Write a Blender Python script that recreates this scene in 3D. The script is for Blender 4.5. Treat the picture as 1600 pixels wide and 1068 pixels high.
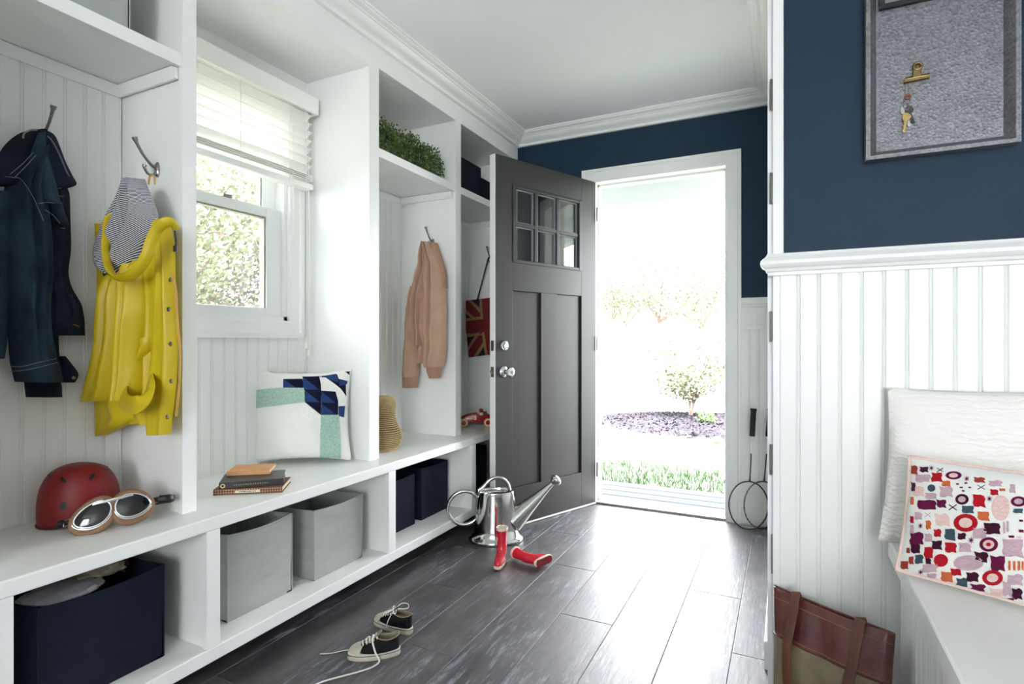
import bpy, bmesh, math, random
from mathutils import Vector, Matrix, noise
random.seed(7)
for o in list(bpy.data.objects): bpy.data.objects.remove(o)
SC = bpy.context.scene
COL = SC.collection
V = Vector
PI = math.pi

# ---------------------------------------------------------------- camera
HC = 1.03                                   # eye height
FP = 870.0                                  # focal length in pixels of a 1600 px wide frame
TH = math.atan((1228.0 - 800.0) / FP)       # yaw to the left of +Y
SN, CS = math.sin(TH), math.cos(TH)
cam = bpy.data.cameras.new('camera')
cam.sensor_width = 36.0
cam.lens = FP * 36.0 / 1600.0
cam.clip_start = 0.05
camo = bpy.data.objects.new('camera', cam)
camo.location = (0, 0, HC)
camo.rotation_euler = (PI / 2, 0, TH)
COL.objects.link(camo)
SC.camera = camo

# ---------------------------------------------------------------- world, sun, fill light, exposure
SKY = 15.0
SUN = 45.0
REAR = 50.0
w = bpy.data.worlds.new('sky')
SC.world = w
w.use_nodes = True
wn = w.node_tree.nodes
wn['Background'].inputs[0].default_value = (0.93, 0.95, 1.0, 1)
wn['Background'].inputs[1].default_value = SKY
sun = bpy.data.lights.new('sun', 'SUN')
sun.energy = SUN
sun.angle = 0.01
sun.color = (1.0, 0.97, 0.92)
suno = bpy.data.objects.new('sun', sun)
suno.rotation_euler = V((0.30, -0.36, 1.0)).to_track_quat('Z', 'Y').to_euler()
COL.objects.link(suno)


def area(name, loc, look, sx, sy, power, color=(1, 1, 1), portal=False):
    l = bpy.data.lights.new(name, 'AREA')
    l.shape = 'RECTANGLE'
    l.size, l.size_y, l.energy, l.color = sx, sy, power, color
    if portal:
        l.cycles.is_portal = True
    o = bpy.data.objects.new(name, l)
    o.location = loc
    o.rotation_euler = (-V(look)).to_track_quat('Z', 'Y').to_euler()
    COL.objects.link(o)
    return o


area('rear_fill_light', (0.95, -3.10, 1.30), (0, 1, 0.22), 1.5, 1.5, REAR, (0.97, 0.985, 1.0))  # added fill light behind the camera, brightens the interior
area('doorway_portal', (-0.70, 3.50, 1.02), (0, -1, 0), 0.78, 2.04, 1, portal=True)
area('window_portal', (-2.16, 1.52, 1.55), (1, 0, 0), 0.62, 0.92, 1, portal=True)
SC.view_settings.view_transform = 'Standard'
SC.view_settings.look = 'None'
SC.view_settings.gamma = 1
SC.view_settings.exposure = 0.20
SC.view_settings.use_curve_mapping = False
SC.cycles.max_bounces = 10
SC.cycles.diffuse_bounces = 6
SC.cycles.transparent_max_bounces = 16
SC.cycles.sample_clamp_indirect = 8.0
SC.cycles.caustics_reflective = False
SC.cycles.caustics_refractive = False
SC.cycles.use_denoising = True


# ---------------------------------------------------------------- measuring helpers
def ray(x, y):
    u = (x - 800.0) / FP
    return (-SN + CS * u, CS + SN * u, (534.0 - y) / FP)


def atX(x, y, p):
    r = ray(x, y); t = p / r[0]
    return V((p, r[1] * t, HC + r[2] * t))


def atY(x, y, p):
    r = ray(x, y); t = p / r[1]
    return V((r[0] * t, p, HC + r[2] * t))


def atZ(x, y, p):
    r = ray(x, y); t = (p - HC) / r[2]
    return V((r[0] * t, r[1] * t, p))


def proj(p):
    d = p[0] * -SN + p[1] * CS
    return (800 + FP * (p[0] * CS + p[1] * SN) / d, 534 - FP * (p[2] - HC) / d)


def lin(c):
    return tuple(((v / 255.0) / 12.92 if v / 255.0 <= 0.04045 else ((v / 255.0 + 0.055) / 1.055) ** 2.4) for v in c) + (1,)


# ---------------------------------------------------------------- materials
MATS = {}


def mat(name, rgb, rough=0.5, metal=0.0, noise_amt=0.0, nscale=20.0, stretch=(1, 1, 1), bump=0.0, bscale=None,
        rgb2=None, spec=0.5, coat=0.0, sheen=0.0, objrand=0.0):
    if name in MATS:
        return MATS[name]
    m = bpy.data.materials.new(name)
    m.use_nodes = True
    nt = m.node_tree
    b = nt.nodes['Principled BSDF']
    b.inputs['Base Color'].default_value = lin(rgb)
    b.inputs['Roughness'].default_value = rough
    b.inputs['Metallic'].default_value = metal
    b.inputs['Specular IOR Level'].default_value = spec
    b.inputs['Coat Weight'].default_value = coat
    b.inputs['Sheen Weight'].default_value = sheen
    tc = nt.nodes.new('ShaderNodeTexCoord')
    mp = nt.nodes.new('ShaderNodeMapping')
    mp.inputs['Scale'].default_value = stretch
    nt.links.new(tc.outputs['Object'], mp.inputs['Vector'])
    n = nt.nodes.new('ShaderNodeTexNoise')
    n.inputs['Scale'].default_value = nscale
    n.inputs['Detail'].default_value = 5
    nt.links.new(mp.outputs[0], n.inputs['Vector'])
    if noise_amt > 0 or rgb2:
        mx = nt.nodes.new('ShaderNodeMix')
        mx.data_type = 'RGBA'
        c1 = lin(rgb)
        c2 = lin(rgb2) if rgb2 else tuple(max(0, v * (1 - noise_amt)) for v in c1[:3]) + (1,)
        mx.inputs['A'].default_value = c1
        mx.inputs['B'].default_value = c2
        rp = nt.nodes.new('ShaderNodeMapRange')
        rp.inputs['From Min'].default_value = 0.35
        rp.inputs['From Max'].default_value = 0.68
        nt.links.new(n.outputs['Fac'], rp.inputs['Value'])
        nt.links.new(rp.outputs[0], mx.inputs['Factor'])
        src = mx.outputs['Result']
        if objrand > 0:
            oi = nt.nodes.new('ShaderNodeObjectInfo')
            hs = nt.nodes.new('ShaderNodeHueSaturation')
            mr = nt.nodes.new('ShaderNodeMapRange')
            mr.inputs['To Min'].default_value = 1 - objrand
            mr.inputs['To Max'].default_value = 1 + objrand
            nt.links.new(oi.outputs['Random'], mr.inputs['Value'])
            nt.links.new(mr.outputs[0], hs.inputs['Value'])
            nt.links.new(src, hs.inputs['Color'])
            src = hs.outputs[0]
        nt.links.new(src, b.inputs['Base Color'])
    if bump > 0:
        bn = nt.nodes.new('ShaderNodeTexNoise')
        bn.inputs['Scale'].default_value = bscale or nscale
        bn.inputs['Detail'].default_value = 3
        nt.links.new(mp.outputs[0], bn.inputs['Vector'])
        bp = nt.nodes.new('ShaderNodeBump')
        bp.inputs['Strength'].default_value = bump
        bp.inputs['Distance'].default_value = 0.004
        nt.links.new(bn.outputs['Fac'], bp.inputs['Height'])
        nt.links.new(bp.outputs[0], b.inputs['Normal'])
    MATS[name] = m
    return m


def nodes_of(m):
    return m.node_tree, m.node_tree.nodes['Principled BSDF']


WHITE = mat('white_paint', (238, 239, 237), 0.32, noise_amt=0.02, nscale=3, bump=0.03, bscale=60)
WHITE_MATT = mat('white_wall_paint', (236, 236, 238), 0.5, noise_amt=0.02, nscale=3)
CEIL = mat('ceiling_paint', (246, 247, 248), 0.8, bump=0.04, bscale=90)
NAVY = mat('navy_wall_paint', (9, 42, 64), 0.62, noise_amt=0.06, nscale=4, bump=0.05, bscale=150, spec=0.35)
GROUT = mat('grout', (128, 128, 132), 0.7, noise_amt=0.15, nscale=60)
NICKEL = mat('satin_nickel', (150, 146, 140), 0.32, 1.0, noise_amt=0.1, nscale=60)
CHROME = mat('polished_chrome', (225, 225, 225), 0.08, 1.0)
CAN = mat('polished_steel', (205, 204, 200), 0.09, 1.0, noise_amt=0.06, nscale=8, bump=0.05, bscale=9)
DOORPAINT = mat('dark_door_paint', (42, 43, 41), 0.42, noise_amt=0.05, nscale=5, bump=0.05, bscale=100)
BLACK = mat('black_plastic', (14, 14, 15), 0.45)
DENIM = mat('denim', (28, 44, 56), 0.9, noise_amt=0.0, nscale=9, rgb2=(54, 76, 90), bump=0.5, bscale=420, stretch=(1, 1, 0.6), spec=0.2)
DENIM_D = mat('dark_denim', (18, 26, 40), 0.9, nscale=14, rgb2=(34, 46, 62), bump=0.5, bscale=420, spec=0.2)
STITCH = mat('grey_stitching', (120, 122, 122), 0.8)
OSTITCH = mat('amber_stitching', (150, 92, 50), 0.8)
YELLOW = mat('yellow_raincoat', (196, 172, 22), 0.42, noise_amt=0.12, nscale=7, bump=0.08, bscale=40, spec=0.4)
YELLOW_D = mat('ochre_zip_tape', (196, 154, 74), 0.7)
TANC = mat('tan_cotton', (184, 152, 128), 0.85, noise_amt=0.12, nscale=12, bump=0.4, bscale=300, spec=0.2)
TANRIB = mat('tan_ribbing', (174, 138, 114), 0.9, noise_amt=0.2, nscale=60, stretch=(6, 6, 0.2), bump=0.6, bscale=80, spec=0.2)
RED_H = mat('matt_red_shell', (124, 12, 22), 0.5, noise_amt=0.04, nscale=30, bump=0.1, bscale=500)
GREYFAB = mat('grey_bin_fabric', (168, 172, 168), 0.85, noise_amt=0.12, nscale=9, stretch=(1, 1, 3), bump=0.35, bscale=260, spec=0.2)
NAVYFAB = mat('navy_bin_fabric', (20, 27, 42), 0.85, noise_amt=0.12, nscale=20, bump=0.35, bscale=300, spec=0.2)
DARKLINE = mat('bin_lining', (22, 22, 24), 0.9)
CREAM = mat('cream_rubber', (222, 212, 192), 0.6, noise_amt=0.12, nscale=25)
BOOT = mat('red_rubber', (205, 30, 52), 0.25, noise_amt=0.08, nscale=20, coat=0.3)
BOOTSOLE = mat('dark_red_sole', (140, 24, 34), 0.5, noise_amt=0.3, nscale=60, bump=0.6, bscale=120)
CANVAS_BLK = mat('black_canvas', (20, 20, 23), 0.85, noise_amt=0.2, nscale=40, bump=0.4, bscale=400, spec=0.25)
RUBBER = mat('off_white_rubber', (205, 198, 182), 0.55, noise_amt=0.25, nscale=18)
LACE = mat('white_laces', (225, 222, 214), 0.85)
LINING = mat('beige_lining', (150, 140, 118), 0.9, noise_amt=0.15, nscale=30)
GRIP = mat('black_grip_tape', (24, 24, 25), 0.7, noise_amt=0.4, nscale=50, stretch=(1, 1, 8), bump=0.5, bscale=90)
RACKET = mat('dark_grey_metal_frame', (62, 66, 72), 0.35, 0.6)
STRING = mat('white_racket_string', (215, 214, 205), 0.6)
LEATHER = mat('oxblood_leather', (74, 34, 32), 0.3, noise_amt=0.0, nscale=10, rgb2=(104, 52, 44), bump=0.35, bscale=90, coat=0.25)
STRAPL = mat('brown_strap_leather', (98, 56, 40), 0.45, nscale=14, rgb2=(76, 40, 30), bump=0.2, bscale=120)
WAXC = mat('olive_waxed_canvas', (104, 96, 74), 0.75, nscale=9, rgb2=(136, 126, 98), bump=0.35, bscale=60)
BRASS = mat('aged_brass', (150, 128, 86), 0.35, 1.0, noise_amt=0.3, nscale=60)
COPPER = mat('copper_ring', (160, 100, 80), 0.4, 1.0)
STRAW = mat('woven_straw', (206, 182, 134), 0.8, noise_amt=0.25, nscale=50)
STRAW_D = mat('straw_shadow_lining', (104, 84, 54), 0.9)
BARK = mat('tree_bark', (132, 116, 106), 0.9, noise_amt=0.3, nscale=12, bump=0.5, bscale=20)
LEAFP = mat('pale_green_leaves', (88, 96, 68), 0.7, nscale=2, rgb2=(112, 112, 92), objrand=0.1)
LEAFK = mat('pinkish_blossom_leaves', (108, 94, 98), 0.7, nscale=2, rgb2=(90, 98, 74), objrand=0.1)
BOXW = mat('boxwood_leaves', (44, 72, 26), 0.55, nscale=18, rgb2=(88, 116, 44))
BOXS = mat('boxwood_stems', (62, 66, 40), 0.8)
GRASSM = mat('grass_blades', (84, 110, 68), 0.8, nscale=3, rgb2=(72, 96, 56), spec=0.1)
LAWN = mat('lawn', (112, 119, 106), 0.9, noise_amt=0.0, nscale=1.3, rgb2=(124, 128, 118), bump=0.4, bscale=30)
MULCH = mat('bark_mulch', (46, 41, 50), 0.95, nscale=14, rgb2=(30, 27, 34), bump=0.8, bscale=40)
DECKM = mat('white_washed_deck', (74, 79, 88), 0.7, noise_amt=0.08, nscale=6, stretch=(1, 12, 1), spec=0.15)
BLINDM = mat('white_blind', (250, 249, 243), 0.45, noise_amt=0.02, nscale=10, stretch=(8, 1, 8))
CORDM = mat('blind_cord', (236, 234, 224), 0.8)
VINYL = mat('white_window_vinyl', (236, 238, 237), 0.35)
SEAL = mat('window_seal', (150, 146, 128), 0.6)
GOLDP = mat('cream_paint', (232, 205, 140), 0.5)
CARRED = mat('red_toy_lacquer', (138, 26, 32), 0.25, coat=0.4)
LENS = mat('smoked_lens', (14, 16, 16), 0.08, spec=0.6)
TANPAD = mat('tan_leather_padding', (132, 98, 72), 0.55, noise_amt=0.15, nscale=30, bump=0.2, bscale=120)
PILW = mat('white_cotton_cushion', (232, 232, 226), 0.9, noise_amt=0.03, nscale=6, bump=0.3, bscale=260, sheen=0.2, spec=0.2)
TEAL = mat('seafoam_tufting', (172, 202, 188), 0.95, noise_amt=0.25, nscale=130, bump=1.0, bscale=150, spec=0.1)
SHAG = mat('white_tufting', (240, 240, 234), 0.95, noise_amt=0.08, nscale=130, bump=1.0, bscale=150, spec=0.1)
NV1 = mat('blue_flatweave', (38, 62, 112), 0.9, noise_amt=0.1, nscale=80, bump=0.3, bscale=300, spec=0.2)
NV2 = mat('midnight_flatweave', (16, 20, 44), 0.9, noise_amt=0.1, nscale=80, bump=0.3, bscale=300, spec=0.2)
SWITCH = mat('switch_plastic', (238, 238, 236), 0.4)
PLASTIC = mat('clear_wrap', (150, 138, 120), 0.15, noise_amt=0.3, nscale=30, bump=0.8, bscale=40, spec=0.8)
PAPER = mat('page_edges', (226, 212, 184), 0.8, noise_amt=0.12, nscale=160, stretch=(1, 1, 8))


def build_special():
    # floor tiles: charcoal wood-look porcelain with chalky scrapes
    m = bpy.data.materials.new('wood_look_floor_tile'); m.use_nodes = True
    nt, b = nodes_of(m)
    L = nt.links.new
    tc = nt.nodes.new('ShaderNodeTexCoord')
    oi = nt.nodes.new('ShaderNodeObjectInfo')
    mul = nt.nodes.new('ShaderNodeVectorMath'); mul.operation = 'SCALE'
    cmb = nt.nodes.new('ShaderNodeCombineXYZ')
    L(oi.outputs['Random'], cmb.inputs[0]); L(oi.outputs['Random'], cmb.inputs[1]); L(oi.outputs['Random'], cmb.inputs[2])
    L(cmb.outputs[0], mul.inputs[0]); mul.inputs['Scale'].default_value = 37
    add = nt.nodes.new('ShaderNodeVectorMath')
    L(tc.outputs['Object'], add.inputs[0]); L(mul.outputs[0], add.inputs[1])

    def nz(scale, st, det=6, rough=0.6):
        mp = nt.nodes.new('ShaderNodeMapping'); mp.inputs['Scale'].default_value = st
        L(add.outputs[0], mp.inputs['Vector'])
        n = nt.nodes.new('ShaderNodeTexNoise'); n.inputs['Scale'].default_value = scale
        n.inputs['Detail'].default_value = det; n.inputs['Roughness'].default_value = rough
        L(mp.outputs[0], n.inputs['Vector'])
        return n.outputs['Fac']

    def rng(v, a, c, lo=0.0, hi=1.0):
        r = nt.nodes.new('ShaderNodeMapRange')
        r.inputs['From Min'].default_value = a; r.inputs['From Max'].default_value = c
        r.inputs['To Min'].default_value = lo; r.inputs['To Max'].default_value = hi
        L(v, r.inputs['Value']); return r.outputs[0]

    def mix(f, a, c):
        x = nt.nodes.new('ShaderNodeMix'); x.data_type = 'RGBA'
        L(f, x.inputs['Factor'])
        for s, k in ((a, 'A'), (c, 'B')):
            if isinstance(s, tuple): x.inputs[k].default_value = s
            else: L(s, x.inputs[k])
        return x.outputs['Result']
    grain = nz(26, (4.0, 0.28, 1), 8, 0.7)
    cloud = nz(7.0, (1.2, 0.5, 1), 8, 0.7)
    scr = nz(22, (2.2, 0.32, 1), 10, 0.78)
    patch = nz(3.0, (1, 0.5, 1), 2)
    cross = nz(30, (0.3, 5.0, 1), 4)
    c1 = mix(rng(cloud, 0.40, 0.60), lin((20, 19, 21)), lin((92, 88, 88)))
    c2 = mix(rng(grain, 0.38, 0.62, 0, 0.8), c1, lin((50, 50, 56)))
    mm = nt.nodes.new('ShaderNodeMath'); mm.operation = 'MULTIPLY'
    L(rng(scr, 0.52, 0.60), mm.inputs[0]); L(rng(patch, 0.44, 0.58), mm.inputs[1])
    c3 = mix(mm.outputs[0], c2, lin((128, 130, 146)))
    c4 = mix(rng(cross, 0.62, 0.75, 0, 0.35), c3, lin((30, 29, 30)))
    L(c4, b.inputs['Base Color'])
    L(rng(grain, 0.3, 0.75, 0.38, 0.50), b.inputs['Roughness'])
    b.inputs['Specular IOR Level'].default_value = 1.0; b.inputs['IOR'].default_value = 1.68
    bp = nt.nodes.new('ShaderNodeBump'); bp.inputs['Strength'].default_value = 0.28; bp.inputs['Distance'].default_value = 0.003
    L(grain, bp.inputs['Height']); L(bp.outputs[0], b.inputs['Normal'])
    MATS['tile'] = m
    # striped hood lining
    m = bpy.data.materials.new('striped_jersey'); m.use_nodes = True
    nt, b = nodes_of(m); L = nt.links.new
    tc = nt.nodes.new('ShaderNodeTexCoord'); wv = nt.nodes.new('ShaderNodeTexWave')
    mp = nt.nodes.new('ShaderNodeMapping'); mp.inputs['Rotation'].default_value = (0, 0.42, 0)
    L(tc.outputs['Object'], mp.inputs['Vector'])
    wv.bands_direction = 'Z'; wv.inputs['Scale'].default_value = 78; wv.inputs['Distortion'].default_value = 0.6
    L(mp.outputs[0], wv.inputs['Vector'])
    cr = nt.nodes.new('ShaderNodeValToRGB')
    cr.color_ramp.elements[0].position = 0.45; cr.color_ramp.elements[0].color = lin((28, 32, 46))
    cr.color_ramp.elements[1].position = 0.55; cr.color_ramp.elements[1].color = lin((196, 198, 202))
    L(wv.outputs['Color'], cr.inputs[0]); L(cr.outputs[0], b.inputs['Base Color'])
    b.inputs['Roughness'].default_value = 0.9
    MATS['stripe'] = m
    # galvanised zinc
    m = bpy.data.materials.new('galvanised_zinc'); m.use_nodes = True
    nt, b = nodes_of(m); L = nt.links.new
    tc = nt.nodes.new('ShaderNodeTexCoord')
    vo = nt.nodes.new('ShaderNodeTexVoronoi'); vo.inputs['Scale'].default_value = 170
    L(tc.outputs['Object'], vo.inputs['Vector'])
    n = nt.nodes.new('ShaderNodeTexNoise'); n.inputs['Scale'].default_value = 14; n.inputs['Detail'].default_value = 6
    L(tc.outputs['Object'], n.inputs['Vector'])
    cr = nt.nodes.new('ShaderNodeValToRGB')
    cr.color_ramp.elements[0].color = lin((70, 70, 74)); cr.color_ramp.elements[1].color = lin((138, 138, 142))
    mx = nt.nodes.new('ShaderNodeMath'); mx.operation = 'MULTIPLY_ADD'
    L(vo.outputs['Color'], mx.inputs[0]); mx.inputs[1].default_value = 0.55
    ml = nt.nodes.new('ShaderNodeMath'); ml.operation = 'MULTIPLY'; ml.inputs[1].default_value = 0.5
    L(n.outputs['Fac'], ml.inputs[0]); L(ml.outputs[0], mx.inputs[2])
    L(mx.outputs[0], cr.inputs[0]); L(cr.outputs[0], b.inputs['Base Color'])
    b.inputs['Metallic'].default_value = 0.4; b.inputs['Roughness'].default_value = 0.42
    bp = nt.nodes.new('ShaderNodeBump'); bp.inputs['Strength'].default_value = 0.35; bp.inputs['Distance'].default_value = 0.002
    L(vo.outputs['Distance'], bp.inputs['Height']); L(bp.outputs[0], b.inputs['Normal'])
    MATS['zinc'] = m
    # clear pane: mostly see-through with a mirror-like sheen at glancing angles
    m = bpy.data.materials.new('clear_glass'); m.use_nodes = True
    nt = m.node_tree; L = nt.links.new
    nt.nodes.remove(nt.nodes['Principled BSDF'])
    out = nt.nodes['Material Output']
    lw = nt.nodes.new('ShaderNodeLayerWeight'); lw.inputs[0].default_value = 0.5
    pw = nt.nodes.new('ShaderNodeMath'); pw.operation = 'POWER'; pw.inputs[1].default_value = 3.0
    fr = nt.nodes.new('ShaderNodeMath'); fr.operation = 'MULTIPLY_ADD'; fr.inputs[1].default_value = 0.9; fr.inputs[2].default_value = 0.06
    L(lw.outputs['Facing'], pw.inputs[0]); L(pw.outputs[0], fr.inputs[0])
    tr = nt.nodes.new('ShaderNodeBsdfTransparent'); tr.inputs[0].default_value = (0.95, 0.97, 0.96, 1)
    gl = nt.nodes.new('ShaderNodeBsdfGlossy'); gl.inputs['Roughness'].default_value = 0.0
    mx = nt.nodes.new('ShaderNodeMixShader')
    L(fr.outputs[0], mx.inputs[0]); L(tr.outputs[0], mx.inputs[1]); L(gl.outputs[0], mx.inputs[2])
    L(mx.outputs[0], out.inputs[0])
    MATS['glass'] = m
    # quilted white cushion
    m = bpy.data.materials.new('rippled_white_quilting'); m.use_nodes = True
    nt, b = nodes_of(m); L = nt.links.new
    b.inputs['Base Color'].default_value = lin((240, 237, 232)); b.inputs['Roughness'].default_value = 0.9
    tc = nt.nodes.new('ShaderNodeTexCoord'); wv = nt.nodes.new('ShaderNodeTexWave')
    mp = nt.nodes.new('ShaderNodeMapping'); mp.inputs['Scale'].default_value = (0.55, 1, 1)
    L(tc.outputs['Object'], mp.inputs['Vector']); L(mp.outputs[0], wv.inputs['Vector'])
    wv.bands_direction = 'Z'; wv.inputs['Scale'].default_value = 22; wv.inputs['Distortion'].default_value = 7
    wv.inputs['Detail'].default_value = 3; wv.inputs['Detail Scale'].default_value = 3.0
    bp = nt.nodes.new('ShaderNodeBump'); bp.inputs['Strength'].default_value = 0.32; bp.inputs['Distance'].default_value = 0.006
    L(wv.outputs['Fac'], bp.inputs['Height']); L(bp.outputs[0], b.inputs['Normal'])
    MATS['quilt'] = m
    # book spine with a small repeating motif
    m = bpy.data.materials.new('patterned_spine'); m.use_nodes = True
    nt, b = nodes_of(m); L = nt.links.new
    tc = nt.nodes.new('ShaderNodeTexCoord'); ck = nt.nodes.new('ShaderNodeTexVoronoi')
    ck.inputs['Scale'].default_value = 120; ck.inputs['Randomness'].default_value = 0.0
    L(tc.outputs['Object'], ck.inputs['Vector'])
    cr = nt.nodes.new('ShaderNodeValToRGB')
    cr.color_ramp.elements[0].position = 0.34; cr.color_ramp.elements[0].color = lin((186, 132, 88))
    cr.color_ramp.elements[1].position = 0.5; cr.color_ramp.elements[1].color = lin((76, 52, 40))
    L(ck.outputs['Distance'], cr.inputs[0]); L(cr.outputs[0], b.inputs['Base Color'])
    b.inputs['Roughness'].default_value = 0.6
    MATS['spine'] = m


build_special()
TILE, STRIPE, ZINC, GLASS, QUILT = MATS['tile'], MATS['stripe'], MATS['zinc'], MATS['glass'], MATS['quilt']


# ---------------------------------------------------------------- mesh builder
OFF = {}


def catmull(P, n):
    P = [V(p) for p in P]
    if len(P) < 3:
        return [P[0].lerp(P[-1], i / n) for i in range(n + 1)]
    out = []
    m = len(P) - 1
    for i in range(n + 1):
        t = i / n * m
        k = min(int(t), m - 1); f = t - k
        p0, p1, p2, p3 = P[max(k - 1, 0)], P[k], P[k + 1], P[min(k + 2, m)]
        out.append(0.5 * ((2 * p1) + (p2 - p0) * f + (2 * p0 - 5 * p1 + 4 * p2 - p3) * f * f + (3 * p1 - p0 - 3 * p2 + p3) * f ** 3))
    return out


class MB:
    def __init__(s):
        s.v = []; s.f = []

    def add(s, vs, fs, M=None):
        k = len(s.v)
        s.v += [(M @ V(p) if M else V(p)) for p in vs]
        s.f += [tuple(i + k for i in f) for f in fs]
        return s

    def box(s, x0, x1, y0, y1, z0, z1, M=None):
        vs = [(x, y, z) for z in (z0, z1) for y in (y0, y1) for x in (x0, x1)]
        return s.add(vs, [(0, 2, 3, 1), (4, 5, 7, 6), (0, 1, 5, 4), (2, 6, 7, 3), (0, 4, 6, 2), (1, 3, 7, 5)], M)

    def tube(s, pts, r, n=8, M=None, closed=False, flat=1.0, up=None, cap=True):
        pts = [V(p) for p in pts]
        N = len(pts)
        rr = r if isinstance(r, (list, tuple)) else [r] * N
        vs, fs = [], []
        T0 = (pts[1] - pts[0]).normalized()
        a = V(up) if up else (V((0, 0, 1)) if abs(T0.z) < 0.9 else V((1, 0, 0)))
        for i in range(N):
            if closed: T = (pts[(i + 1) % N] - pts[i - 1])
            else: T = pts[min(i + 1, N - 1)] - pts[max(i - 1, 0)]
            T.normalize()
            a2 = a - T * a.dot(T)
            if a2.length < 1e-5: a2 = T.orthogonal()
            a2.normalize()
            if not up: a = a2
            b = T.cross(a2)
            for k in range(n):
                an = 2 * PI * k / n
                vs.append(pts[i] + (a2 * math.cos(an) * flat + b * math.sin(an)) * rr[i])
        for i in range(N if closed else N - 1):
            j = (i + 1) % N
            for k in range(n):
                l = (k + 1) % n
                fs.append((i * n + k, i * n + l, j * n + l, j * n + k))
        if not closed and cap:
            fs.append(tuple(range(n))[::-1]); fs.append(tuple((N - 1) * n + k for k in range(n)))
        return s.add(vs, fs, M)

    def lathe(s, prof, n=32, M=None, sx=1.0, sy=1.0):
        vs, fs = [], []
        for r, z in prof:
            for k in range(n):
                an = 2 * PI * k / n
                vs.append((r * math.cos(an) * sx, r * math.sin(an) * sy, z))
        for i in range(len(prof) - 1):
            for k in range(n):
                l = (k + 1) % n
                fs.append((i * n + k, i * n + l, (i + 1) * n + l, (i + 1) * n + k))
        if prof[0][0] > 1e-6: fs.append(tuple(range(n))[::-1])
        if prof[-1][0] > 1e-6: fs.append(tuple((len(prof) - 1) * n + k for k in range(n)))
        return s.add(vs, fs, M)

    def prism(s, poly, z0, z1, M=None):
        n = len(poly)
        vs = [(p[0], p[1], z0) for p in poly] + [(p[0], p[1], z1) for p in poly]
        fs = [tuple(range(n))[::-1], tuple(range(n, 2 * n))] + [(i, (i + 1) % n, n + (i + 1) % n, n + i) for i in range(n)]
        return s.add(vs, fs, M)

    def rings(s, R, M=None, cap0=True, cap1=True):
        n = len(R[0]); vs = [p for r in R for p in r]; fs = []
        for i in range(len(R) - 1):
            for k in range(n):
                l = (k + 1) % n
                fs.append((i * n + k, i * n + l, (i + 1) * n + l, (i + 1) * n + k))
        if cap0: fs.append(tuple(range(n))[::-1])
        if cap1: fs.append(tuple((len(R) - 1) * n + k for k in range(n)))
        return s.add(vs, fs, M)

    def build(s, name, m, parent=None, smooth=False, bevel=0.0, sub=0, world=True, autos=None, solid=0.0):
        off = OFF.get(parent.name, V((0, 0, 0))) if (parent and world) else V((0, 0, 0))
        me = bpy.data.meshes.new(name)
        me.from_pydata([tuple(p - off) for p in s.v], [], s.f)
        bm = bmesh.new(); bm.from_mesh(me)
        bmesh.ops.remove_doubles(bm, verts=bm.verts, dist=1e-6)
        bmesh.ops.recalc_face_normals(bm, faces=bm.faces)
        bm.to_mesh(me); bm.free()
        me.materials.append(m)
        if smooth:
            me.polygons.foreach_set('use_smooth', [True] * len(me.polygons))
            me.set_sharp_from_angle(angle=math.radians(autos or 40))
        o = bpy.data.objects.new(name, me)
        COL.objects.link(o)
        if parent:
            o.parent = parent
            if world: OFF[o.name] = off.copy()
        if solid:
            md = o.modifiers.new('solid', 'SOLIDIFY'); md.thickness = solid; md.offset = 0
        if bevel:
            md = o.modifiers.new('bevel', 'BEVEL'); md.width = bevel; md.segments = 2; md.limit_method = 'ANGLE'
            md.angle_limit = math.radians(40); md.harden_normals = False
        if sub:
            md = o.modifiers.new('sub', 'SUBSURF'); md.levels = sub; md.render_levels = sub
        return o


def struct(o): o['kind'] = 'structure'; return o


def thing(name, label, cat, loc=(0, 0, 0), group=None, rot=None, M=None):
    o = bpy.data.objects.new(name, None)
    o.empty_display_size = 0.05
    COL.objects.link(o)
    if M is not None: o.matrix_world = M
    else:
        o.location = loc
        if rot: o.rotation_euler = rot
    OFF[o.name] = V(loc)
    return tag(o, label, cat, group)


def tag(o, label, cat, group=None, kind=None):
    o['label'] = label; o['category'] = cat
    if group: o['group'] = group
    if kind: o['kind'] = kind
    return o


def share(o, parent, loc):
    c = o.copy(); COL.objects.link(c); c.parent = parent; c.location = loc
    return c


def struct_empty(name):
    o = bpy.data.objects.new(name, None); COL.objects.link(o); OFF[o.name] = V((0, 0, 0)); o['kind'] = 'structure'
    return o


def mould(mb, prof, p0, p1, out, m0=0.0, m1=0.0):
    """a moulding: prof = [(outward, z)], swept from p0 to p1; m0/m1 shift the ends by outward * m (mitres)"""
    p0, p1, out = V(p0), V(p1), V(out)
    d = (p1 - p0).normalized()
    A = [p0 + out * o + V((0, 0, z)) + d * (m0 * o) for o, z in prof]
    B = [p1 + out * o + V((0, 0, z)) + d * (m1 * o) for o, z in prof]
    n = len(prof)
    mb.add(A + B, [tuple(range(n)), tuple(range(n, 2 * n))[::-1]] + [(i, n + i, n + (i + 1) % n, (i + 1) % n) for i in range(n)])


# ================================================================ ROOM SHELL
XB = -2.025      # back of the window bay and right-hand bays
XL = -1.970      # back of the first bay
XU = -1.644      # front plane of the lockers
XF = -1.535      # front of the bench
YW = 3.43        # door wall
YN = 1.77        # near navy wall
ZC = 2.43
ZB = 0.507       # bench top

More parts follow.
